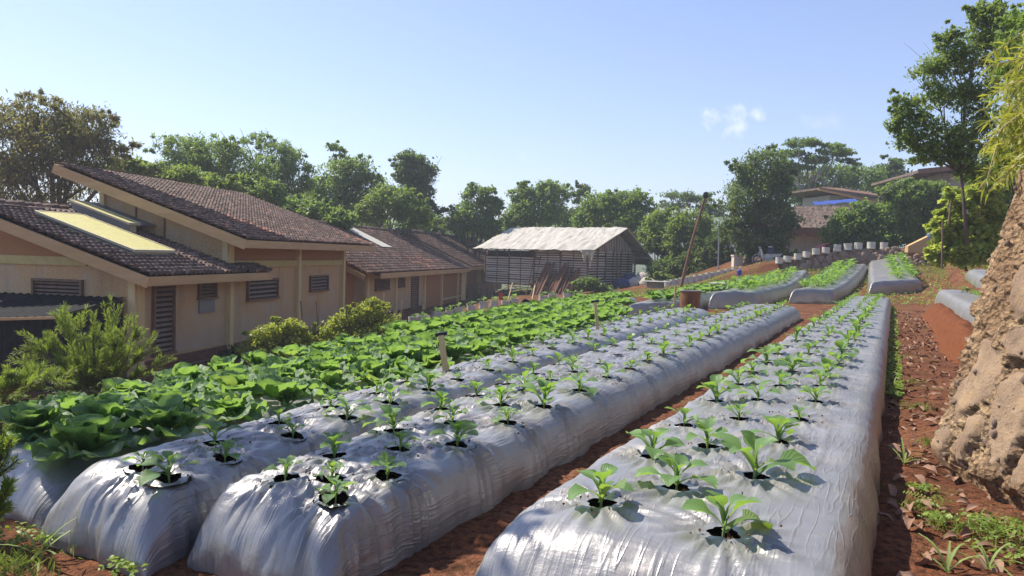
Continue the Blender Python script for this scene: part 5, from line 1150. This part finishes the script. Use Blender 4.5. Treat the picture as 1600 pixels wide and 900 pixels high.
tree('bamboo_grove_tree', 'big dark tree with rusty brown top at the far left behind the nearest house', 33, [(20, 215, 70, 55), (90, 230, 75, 60), (150, 235, 48, 55, 1), (60, 290, 95, 45, 1), (165, 285, 32, 40), (10, 290, 40, 45), (125, 200, 45, 35)], 'lf_bamboo', 26000, .24, -5, 1, .26, .7, r0=.3)
tree('feathery_tree', 'feathery green tree rising behind the tall slanted roof', 46, [(280, 232, 36, 22), (330, 245, 50, 30), (290, 275, 50, 28), (380, 262, 44, 32), (345, 300, 50, 25)], 'lf_mid', 17000, .26, -6, 2, .32, .5)
tree('feathery_tree', 'tree with drooping top tufts between the feathery tree and the gap', 50, [(405, 222, 22, 14), (440, 240, 32, 20), (460, 275, 34, 26), (420, 290, 45, 28), (450, 320, 40, 24)], 'lf_mid', 13000, .26, -6, 3, .32, .55)
tree('broad_tree', 'tree with one small flat tuft standing above its crown', 56, [(532, 231, 20, 9), (532, 248, 10, 8), (545, 270, 44, 22), (520, 305, 46, 30), (572, 290, 26, 22), (560, 325, 40, 22)], 'lf_mid', 14000, .27, -7, 4)
tree('broad_tree', 'tall narrow dark tree standing highest left of the sky gap', 62, [(640, 250, 22, 12), (655, 270, 25, 18), (648, 300, 25, 22), (660, 330, 28, 16), (632, 270, 16, 14)], 'lf_dark', 12000, .30, -7, 5, spread=.35)
tree('broad_tree', 'rounded yellowish green tree right behind the middle house', 52, [(610, 315, 40, 26), (645, 335, 32, 22), (580, 335, 26, 18)], 'lf_light', 9000, .26, -6, 6)
tree('broad_tree', 'bushy tree with orange tinged leaves just above the tall roof', 42, [(410, 300, 32, 20), (375, 285, 22, 14), (470, 330, 40, 20), (520, 345, 36, 16)], 'lf_mid', 11000, .24, -6, 7)
tree('low_thicket', 'low green thicket showing over the ridge of the tall roof', 38, [(240, 268, 30, 13), (290, 278, 38, 14), (205, 262, 25, 14), (345, 292, 36, 14)], 'lf_light', 11000, .22, -5, 8)
tree('broad_tree', 'rounded tree alone between the farthest house and the shed roof', 60, [(748, 305, 24, 15), (765, 325, 20, 16), (735, 335, 30, 22), (758, 355, 30, 18), (722, 352, 22, 16)], 'lf_mid', 11000, .28, -7, 9)
tree('low_thicket', 'dark thicket behind the ridge of the farthest house', 66, [(690, 352, 30, 14), (660, 358, 30, 12), (705, 345, 16, 10), (740, 372, 34, 14)], 'lf_dark', 7000, .28, -7, 10)
tree('broad_tree', 'two humped tree behind the left of the shed roof', 64, [(818, 305, 24, 14), (862, 302, 28, 18), (840, 332, 42, 24), (810, 345, 26, 14)], 'lf_mid', 14000, .28, -7, 11)
tree('broad_tree', 'small dark tuft of a tree above the middle of the shed roof', 74, [(905, 300, 15, 12), (900, 318, 9, 10), (895, 340, 28, 16)], 'lf_dark', 7000, .30, -8, 12)
tree('broad_tree', 'wide green tree behind the ridge end of the shed', 60, [(945, 322, 36, 20), (985, 318, 30, 20), (960, 345, 50, 22), (1012, 338, 24, 16), (920, 345, 28, 18)], 'lf_mid', 17000, .27, -7, 13)
tree('flat_topped_tree', 'far flat topped tree left of the leaning pole top', 85, [(1060, 306, 26, 5), (1090, 312, 22, 5), (1105, 325, 24, 5), (1050, 322, 24, 6), (1120, 335, 22, 5)], 'lf_dark', 6000, .34, -8, 14, .35, .1, cl=30)
tree('young_tree', 'pale green young tree with bare slim trunk right of the shed', 56, [(1035, 352, 28, 20), (1025, 380, 26, 18), (1050, 395, 22, 14)], 'lf_light', 10000, .24, -2.6, 15, r0=.12, trunk='palebark', base_px=1012)
tree('young_tree', 'pale green young tree directly behind the leaning pole', 54, [(1080, 352, 32, 22), (1068, 380, 30, 22), (1095, 385, 24, 22), (1080, 405, 30, 14)], 'lf_light', 12000, .24, -2.4, 16, r0=.12, trunk='palebark', base_px=1065)
tree('low_thicket', 'dark undergrowth behind the row of pots left of the big tree', 52, [(1110, 400, 26, 26), (1085, 418, 34, 16), (1130, 385, 18, 28), (1040, 420, 30, 16), (1140, 408, 16, 16)], 'lf_dark', 12000, .24, -3, 17)
tree('big_dark_tree', 'big dark round tree standing above the motorbike', 46.6, [(1190, 265, 42, 30), (1180, 310, 50, 34), (1205, 340, 40, 30), (1165, 355, 36, 30), (1195, 375, 40, 20), (1170, 388, 26, 14), (1215, 285, 25, 26), (1222, 360, 18, 20)], 'lf_dark', 26000, .21, -.9, 18, .5, .5, r0=.28, base_px=1163)
alb = [(1255, 224, 26, 6), (1305, 238, 26, 6), (1235, 240, 22, 6), (1275, 250, 26, 5), (1322, 252, 16, 4), (1248, 262, 24, 5), (1300, 228, 18, 4), (1225, 256, 18, 6)]
tree('flat_topped_tree', 'tall airy flat topped tree with layered crown against the sky', 66, alb, 'lf_mid', 12000, .28, -3, 19, .35, .05, r0=.26, trunk='palebark', cl=26, spread=.22)
tree('broad_tree', 'dense tree behind the white walled house and hut', 68, [(1250, 290, 34, 22), (1300, 278, 40, 22), (1345, 278, 36, 18), (1275, 310, 40, 22)], 'lf_mid', 14000, .28, -3, 20)
tree('broad_tree', 'pointed dark tree at the skyline left of the right-hand house', 70, [(1392, 258, 18, 12), (1390, 275, 26, 14), (1375, 290, 30, 14), (1410, 285, 18, 14)], 'lf_dark', 9000, .30, -3, 21)
tree('broad_bush', 'big dense green bush right in front of the thatched hut', 44.8, [(1335, 345, 32, 22), (1320, 365, 32, 22), (1355, 368, 36, 24), (1350, 330, 24, 14), (1330, 384, 36, 12)], 'lf_mid', 14000, .22, -.2, 22, .55, .3, cat='bush')
tree('broad_bush', 'tallest dense green bush between the hut and the right-hand house', 44.2, [(1415, 310, 32, 22), (1440, 330, 30, 24), (1400, 340, 34, 26), (1430, 362, 40, 22), (1385, 370, 34, 18), (1395, 300, 20, 14), (1450, 370, 22, 18), (1452, 303, 26, 20), (1420, 294, 26, 14), (1468, 330, 16, 30)], 'lf_mid', 22000, .22, 0, 23, .55, .3, cat='bush')
# slender tree on the right bank: sparse, with visible limbs
sl_l = [(1420, 215, 30, 22), (1440, 190, 34, 26), (1475, 150, 34, 26), (1460, 110, 34, 24), (1500, 90, 36, 28), (1540, 60, 36, 30), (1550, 20, 28, 22), (1520, 150, 34, 26), (1415, 165, 24, 20), (1560, 110, 30, 26), (1450, 235, 34, 16), (1495, 210, 40, 22), (1585, 40, 24, 30), (1480, 60, 20, 20), (1535, 190, 26, 22), (1400, 195, 14, 26), (1460, 225, 26, 14), (1530, 30, 24, 20), (1500, 245, 30, 18), (1545, 232, 30, 26), (1445, 252, 26, 10), (1520, 270, 24, 16)]
tree('slender_tree', 'slender airy tree with dark thin limbs leaning over the right bank', 20, sl_l, 'lf_light', 30000, .105, .6, 24, .5, .2, r0=.055, base_px=1508, shell=.2, cl=22, spread=.27)
# overhanging tree left of the frame: its shade dapples the ends of the beds
oc = [(-3.85, 6.2, 3.9, .7, .7, .45), (-4.6, 6.4, 4.2, .7, .6, .4), (-5.6, 6.6, 4.5, .8, .7, .5), (-6.4, 6.6, 4.0, .8, .7, .5), (-3.2, 5.6, 3.6, .5, .5, .35), (-5.0, 5.6, 4.9, .6, .6, .4)]
o = ob('shade_tree', None, loc=(-8.2, 5.2, -2.6)); tag(o, 'tree whose leafy limbs reach over the left foreground', 'tree', TREES)
pts, tint, d = crown_pts(oc, 1500, 77, .2, 30); V, Q, t = leaves_np(pts, .16, 77, .55, .3, tint); b_ = np.array([-8.2, 5.2, -2.6])
ob('crown', np_mesh('crown', V - b_, Q, M['lf_mid'], False, tint=t), o); m = MB(); limbs(m, (0, 0, 0), [tuple(np.array(q[:3]) - b_) for q in oc], .14, random.Random(4)); ob('trunk', m.mesh('trunk', M['trunk'], True), o)

tree('low_thicket', 'pale distant thicket filling the gaps behind the shed roof', 80, [(700, 365, 60, 22), (800, 362, 60, 18), (880, 360, 60, 18), (970, 358, 60, 20), (1040, 362, 50, 22), (1110, 370, 50, 26)], 'lf_light', 14000, .36, -8, 51)
tree('low_thicket', 'distant thicket behind the tall slanted roof and middle house', 62, [(330, 300, 60, 26), (430, 320, 60, 26), (520, 335, 60, 24), (610, 348, 60, 22), (250, 285, 50, 22), (180, 280, 50, 28)], 'lf_mid', 16000, .30, -8, 52)
tree('broad_bush', 'leafy mass filling the slope under the slender tree', 27, [(1545, 300, 30, 40), (1575, 260, 26, 40), (1520, 270, 20, 22), (1590, 320, 30, 40)], 'lf_light', 7000, .16, 1, 53, .5, .3, cat='bush', group='plants on the right bank')
# shrubs before the houses
def bush(name, label, Y, lobes_px, mt, n, size, bz_, seed, cat='shrub', group='shrubs before the houses', **k):
    return tree(name, label, Y, lobes_px, mt, n, size, bz_, seed, cat=cat, group=group, r0=.045, parts=('foliage', 'stems'), **k)
bush('shrub', 'smaller yellow green shrub left of the staked shrub', 20.5, [(410, 530, 28, 16), (438, 518, 26, 16), (460, 512, 20, 14), (425, 548, 34, 14), (390, 548, 24, 12), (470, 535, 24, 16)], 'lf_bush', 9000, .10, -3.2, 31, aspect=.55)
bush('shrub', 'larger yellow green shrub with thin stakes before the middle house', 22.5, [(545, 500, 30, 16), (580, 488, 26, 16), (525, 520, 34, 18), (600, 512, 34, 18), (560, 530, 50, 16), (625, 518, 20, 14), (588, 475, 16, 8)], 'lf_bush', 13000, .11, -3.2, 32, aspect=.55)
bush('shrub', 'low dark shrub at the foot of the cream post', 22.5, [(365, 552, 18, 10), (385, 560, 24, 10), (350, 560, 14, 8)], 'lf_dark', 2500, .11, -3.4, 33)
bush('shrub', 'dark sword leaved plant between the last house and the shed', 50, [(752, 470, 12, 9), (748, 476, 14, 8)], 'lf_dark', 1200, .30, -3.2, 34, aspect=.16, droop=-.4)
bush('shrub', 'bushy plant growing at the corner of the slatted shed', 47.5, [(918, 442, 16, 10), (905, 448, 14, 8), (935, 448, 14, 8), (948, 452, 14, 6)], 'lf_mid', 2500, .20, -2.7, 35)
bush('shrub', 'grey green leafy plant in front of the hut planks', 47, [(1222, 398, 16, 9), (1240, 400, 12, 8), (1210, 402, 10, 8)], 'lf_mid', 1800, .18, .3, 36)
bush('shrub', 'light green clump below the young trees beside the low ring', 47, [(1032, 432, 12, 8), (1020, 438, 10, 6), (1045, 436, 10, 6)], 'lf_light', 1500, .20, -2, 37)
for i, (a, b, Y) in enumerate([((478, 560), (470, 470), 20.8), ((500, 535), (494, 470), 21.5), ((543, 525), (541, 478), 22.2), ((560, 530), (554, 462), 22.4), ((595, 515), (600, 458), 23), ((625, 510), (628, 470), 24)]):
    p = Vector(at(*a, Y)); q = Vector(at(*b, Y)); o = ob('shrub_stake', MB().tube([(0, 0, -.3), q - p], .022, 6).mesh('shrub_stake', M['bamboo_brown' if i < 4 else 'bamboostake']), None, p)
    tag(o, f'{nth(i + 1)} from the left of the thin stakes rising out of the yellow shrubs', 'stake', 'thin stakes in the shrubs')
# feathery needle-leaved shrub before the lean-to: plumes of fine leaves along curved branches
def plume_shrub(name, label, base, tips, n, size, seed, mt='lf_pine'):
    rs = np.random.RandomState(seed); o = ob(name, None, loc=base); tag(o, label, 'shrub', 'shrubs before the houses'); B = np.array(base); m = MB(); C = []; D = []
    for tip in tips:
        T = np.array(tip) - B; c1 = T * .45 + np.array([0, 0, .25 * np.linalg.norm(T[:2])]) * .6; L = np.linalg.norm(T)
        q = np.linspace(0, 1, 9)[:, None]; pth = (1 - q) ** 2 * 0 + 2 * q * (1 - q) * c1 + q * q * T
        m.tube(pth, list(np.linspace(.035, .008, 9)), 5)
        for k in range(11):                                     # side sprays
            s0 = rs.uniform(.30, .98); i = s0 * 8; i0 = min(int(i), 7); p = pth[i0] + (pth[i0 + 1] - pth[i0]) * (i - i0); tg = pth[i0 + 1] - pth[i0]; tg = tg / np.linalg.norm(tg)
            dr = tg * .9 + rs.normal(size=3) * .5 + np.array([0, 0, .35]); dr /= np.linalg.norm(dr); Ls = L * rs.uniform(.14, .30)
            m.tube([p, p + dr * Ls], [.008, .003], 4)
            u = rs.uniform(0.05, 1.05, n)[:, None]; rad = rs.normal(size=(n, 3)); rad -= (rad @ dr)[:, None] * dr; rad /= np.linalg.norm(rad, axis=1, keepdims=True)
            C.append(p + dr * Ls * u + rad * size * .42); D.append(rad * .7 + dr * .9)
    C = np.concatenate(C); D = np.concatenate(D)
    V, Q, t = leaves_np(C, size, seed, .11, -.1, None, D, .15); ob('foliage', np_mesh('foliage', V, Q, M[mt], False, tint=t), o); ob('stems', m.mesh('stems', M['trunk'], True), o); return o
b_ = at(150, 640, 12.8)
T = [at(*q) for q in [(45, 520, 12.6), (60, 545, 12.4), (95, 500, 12.9), (92, 488, 13.4), (125, 505, 12.6), (180, 480, 13.2), (145, 520, 12.4), (205, 500, 12.8), (230, 545, 13.2), (75, 575, 12.2), (40, 570, 12.6), (115, 560, 12.2), (160, 560, 12.2), (200, 560, 12.4), (185, 530, 12.4), (85, 530, 12.9), (215, 520, 13.4), (245, 570, 13.0), (125, 540, 12.9)]]
plume_shrub('feathery_shrub', 'bright green feathery shrub before the black lean-to', tuple(b_), T, 110, .10, 5)
b_ = at(-10, 625, 11.5); T = [at(*q) for q in [(75, 590, 11), (50, 605, 10.8), (20, 585, 11), (95, 598, 11.3), (10, 610, 10.8), (60, 580, 11.4)]]
plume_shrub('feathery_shrub', 'low yellowish feathery shrub at the left edge above the cabbages', tuple(b_), T, 110, .10, 6)
b_ = at(-60, 860, 3.6); T = [at(*q) for q in [(8, 700, 3.55), (-5, 740, 3.5), (10, 770, 3.5), (-5, 800, 3.5), (2, 660, 3.6)]]
plume_shrub('feathery_shrub', 'dark feathery sprig poking in at the left edge beside the nearest cabbage', tuple(b_), T, 120, .045, 7)
bush('weedy_growth', 'dark weedy growth below the feathery shrub', 12, [(40, 640, 50, 14), (120, 632, 50, 14), (190, 612, 30, 12), (0, 625, 30, 16)], 'lf_dark', 5000, .09, -2.6, 38)

# climbing vine on the right terrace, with trellis sticks
vn_ = tree('climbing_vine', 'broad leaved climbing vine heaped over sticks on the right terrace', 24, [(1515, 335, 28, 22), (1490, 360, 26, 24), (1535, 365, 26, 28), (1475, 390, 24, 22), (1510, 395, 34, 20), (1550, 330, 20, 24), (1545, 395, 22, 18), (1465, 405, 16, 12), (1500, 308, 28, 16), (1535, 300, 26, 20), (1472, 350, 18, 20)], 'lf_vine', 17000, .17, -.1, 39, .85, .5, cat='vine', r0=.05, group='plants on the right bank', shell=.6, parts=('foliage', 'stems'))
for (a, b) in (((1530, 340), (1537, 282)), ((1482, 350), (1487, 312)), ((1472, 420), (1473, 345))):
    p = Vector(at(*a, 23.5)); q = Vector(at(*b, 23.5)); ob('stick', MB().tube([p - Vector(vn_.location), q - Vector(vn_.location)], .03, 6).mesh('stick', M['bamboo_brown']), vn_)
# yellowish bamboo hanging over the bank
bc = ob('bamboo_clump', None, loc=(5.6, 6.8, 1.2)); tag(bc, 'yellow green bamboo with long narrow leaves hanging over the bank', 'bamboo', 'plants on the right bank')
rs = np.random.RandomState(8); m = MB(); C = []; D = []; B0_ = np.array([5.6, 6.8, 1.2])
for k in range(80):
    px = rs.uniform(1535, 1660); py = rs.uniform(85, 300) ; tp = at(px, py, rs.uniform(5.6, 7.4)); st_ = np.array([5.3 + rs.uniform(-.5, .9), 6.6 + rs.uniform(-.5, .5), .9 + rs.uniform(0, 1.6)])
    md = (st_ + tp) / 2 + np.array([0, 0, .35]); q = np.linspace(0, 1, 7)[:, None]; pth = (1 - q) ** 2 * st_ + 2 * q * (1 - q) * md + q * q * tp
    m.tube(pth - B0_, list(np.linspace(.008, .003, 7)), 5); n = 85; u = rs.uniform(.2, 1, n) * 6; i0 = np.minimum(u.astype(int), 5); pp = pth[i0] + (pth[i0 + 1] - pth[i0]) * (u - i0)[:, None]; tg = pth[i0 + 1] - pth[i0]; tg /= np.linalg.norm(tg, axis=1, keepdims=True)
    dr = tg * .7 + rs.normal(size=(n, 3)) * .7; dr[:, 2] -= .2; dr /= np.linalg.norm(dr, axis=1, keepdims=True); C.append(pp + dr * .07); D.append(dr)
V, Q, t = leaves_np(np.concatenate(C), .15, 9, .12, .08, None, np.concatenate(D), .1)
ob('leaves', np_mesh('leaves', V - B0_, Q, M['lf_yellow'], False, tint=t), bc); ob('stems', m.mesh('stems', M['bamboostake'], True), bc)
tree('bank_bush', 'dark leafy bush rising behind the bamboo at the right edge', 12, [(1590, 60, 40, 60), (1600, 150, 40, 60), (1570, 240, 26, 40), (1610, 250, 40, 40)], 'lf_mid', 5000, .11, 1.2, 41, .4, .3, r0=.05, cat='bush', group='plants on the right bank')

# ------------------------------------------------------------------ small things on the ground
def scatter(name, n, fn, seed, mt, size, aspect, droop, up=None, lift=.0):
    rs = np.random.RandomState(seed); xy = fn(rs, n); z = zg(xy[:, 0], xy[:, 1]); cen = np.column_stack([xy, z + lift + rs.uniform(0, .015, len(xy))])
    d = rs.normal(size=(len(xy), 3)) * np.array([1, 1, .25])
    if up is not None: d[:, 2] = up; cen[:, 2] += size * .4
    V, Q, t = leaves_np(cen, size, seed, aspect, droop, None, d, .12)
    o = ob(name, np_mesh(name, V, Q, M[mt], False, tint=t)); o['kind'] = 'stuff'; return o
rs = np.random.RandomState(44); CR = []
for bd in (b1, b2, b3):
    for (ht, ha) in bd.holes:
        if ht < 8:
            for k in range(rs.randint(4, 26)):
                r = .075 + abs(rs.normal()) * .09; a = rs.uniform(0, 6.28); e0, e1 = bd.edges(ht)
                CR.append(bd.point(ht + r * math.cos(a), ha + r * math.sin(a) / (e1 - e0)) + np.array([0, 0, .012]))
V, Q, t = leaves_np(np.array(CR), .016, 45, .8, 0)
o = ob('soil_crumbs', np_mesh('soil_crumbs', V, Q, simple('soil_crumb', (.05, .022, .012), (.12, .055, .03), 30, .95), tint=t)); o['kind'] = 'stuff'
def path_pts(rs, n, t0=2.6, t1=27, s0=-1.1, s1=-.02):
    t = t0 + (t1 - t0) * rs.uniform(0, 1, n) ** 1.7; s = rs.uniform(s0, s1, n); s = np.where(t < 5.5, np.maximum(s, -.85), s); x, y = ts_xy(t, s); return np.column_stack([x, y])
rs = np.random.RandomState(31); LV = []; LQ = []; o_ = 0
lfm = [leaf_mesh('dry', .12, .026, .08, 15, -60, .7, .6, 'kale', M['litter'], 7, 5, seed=50 + i, pw=.003) for i in range(5)]
pts = path_pts(rs, 950); items = []
for i, (x, y) in enumerate(pts):
    if y > 4 or rs.rand() < .55: items.append((lfm[i % 5], TRS((x, y, float(zg(x, y)) + .03), (rs.uniform(-.5, .5), rs.uniform(-.4, .5), rs.uniform(0, 6.3)), rs.uniform(.35, 1.15)), rs.rand()))
o = ob('fallen_leaves', join_np(items, 'fallen_leaves', M['litter'])); o['kind'] = 'stuff'
def clump(rs, n, cs):
    k = rs.randint(0, len(cs), n); c = np.array([q[:2] for q in cs])[k]; r = np.array([q[2] for q in cs])[k]; return c + rs.normal(size=(n, 2)) * r[:, None] * .5
GC = [(*onz(x, y, FZ)[:2], r) for (x, y, r) in [(1560, 850, .22), (1520, 835, .14), (1590, 840, .2), (1470, 830, .10), (1430, 800, .10), (1450, 700, .12), (1430, 640, .2), (1420, 600, .2), (1400, 560, .2), (1390, 520, .3), (30, 860, .2), (60, 890, .2), (20, 895, .10)]]
scatter('grass_tufts', 900, lambda rs, n: clump(rs, n, GC), 33, 'grass', .085, .10, -.2, 1.1)
scatter('creeping_weeds', 850, lambda rs, n: clump(rs, n, [(*onz(x, y, FZ)[:2], r) for (x, y, r) in [(1560, 835, .16), (1530, 820, .10), (1595, 830, .14), (1460, 815, .08), (1388, 540, .25), (1392, 505, .5), (25, 850, .18), (85, 850, .05), (200, 893, .1), (1570, 870, .18), (1440, 770, .08)]]), 34, 'weed', .032, .8, .0, .2, .02)
scatter('verge_weeds', 600, lambda rs, n: path_pts(rs, n, 9, 29, -.16, .02), 35, 'weed', .08, .5, .0, .5, .02)
scatter('low_weeds', 9000, lambda rs, n: np.column_stack([rs.uniform(2, 24, n), rs.uniform(27, 42.6, n)]), 36, 'weed', .11, .6, 0, .4, .02)
scatter('bank_grass', 9000, lambda rs, n: np.column_stack([rs.uniform(6, 26, n), rs.uniform(36, 44, n)]), 37, 'grass', .20, .10, 0, 1.0, .02)
rs = np.random.RandomState(61); xs = rs.uniform(-9, 8, 9000); ys = rs.uniform(11, 44, 9000)
scatter('slope_weeds', 9000, lambda r_, n: np.column_stack([np.interp(ys, EY, EX) - np.abs(r_.normal(size=n)) * 1.6 - .1, ys]), 38, 'weed', .10, .5, 0, .5, .02)
# fern and grass plants one can pick out by the bank
def fern(px, py, L, label):
    p = onz(px, py, FZ + .02); o = ob('fern', None, loc=p); tag(o, label, 'fern', 'small plants by the bank')
    for k in range(4):
        az = [2.4, 1.2, 3.3, .3][k]; V = []; Q = []; 
        for i in range(11):
            u = (i + .5) / 11; x = L * u; z = L * (.55 * u - .35 * u * u); w = L * .30 * math.sin(math.pi * (u * .85 + .12))
            for sg in (-1, 1):
                b0 = len(V); V += [(x, 0, z), (x + L * .02, sg * w * .5, z + .012), (x + L * .035, sg * w, z - .006), (x + L * .055, sg * w * .5, z + .004)]; Q.append((b0, b0 + 1, b0 + 2, b0 + 3))
        ob('frond', np_mesh('frond', V, Q, M['fern']), o, None, (0, 0, az), [1, .7, .8, .6][k])
fern(1468, 792, .20, 'pale green fern growing from the soil at the foot of the bank')
def tuft(px, py, L, n, label, seed):
    p = onz(px, py, FZ + .01); o = ob('grass_plant', None, loc=p); tag(o, label, 'grass plant', 'small plants by the bank'); rs = random.Random(seed)
    for k in range(n):
        lm = leaf_mesh('blade', L * rs.uniform(.7, 1.2), .007, .02, rs.uniform(35, 75), rs.uniform(-40, 10), .2, 0, 'kale', M['fern'], 7, 3, seed=k, pw=.004); ob('blade', lm, o, None, (0, 0, rs.uniform(0, 6.28)))
tuft(1545, 890, .22, 7, 'long bladed grass plant at the bottom right corner', 1)
tuft(1480, 895, .20, 6, 'broad bladed grass plant at the bottom edge left of the corner', 2)
tuft(1395, 610, .25, 7, 'grass plant on the path beside the silver bed', 3)
tuft(1412, 725, .22, 6, 'grass plant halfway along the shaded edge of the path', 4)
tuft(60, 870, .22, 6, 'grass plant at the front of the cabbage bed in the left corner', 5)

# ------------------------------------------------------------------ air
hz = bpy.data.materials.new('air'); hz.use_nodes = True; nt = hz.node_tree; nt.nodes.clear()
vo = nt.nodes.new('ShaderNodeVolumePrincipled'); vo.inputs['Color'].default_value = (.80, .87, .97, 1); vo.inputs['Density'].default_value = .0012; vo.inputs['Anisotropy'].default_value = .2
om = nt.nodes.new('ShaderNodeOutputMaterial'); nt.links.new(vo.outputs[0], om.inputs['Volume'])
tag(ob('haze', MB().box(-960, 960, -40, 1560, -12, 58).mesh('haze', hz)), kind='stuff')
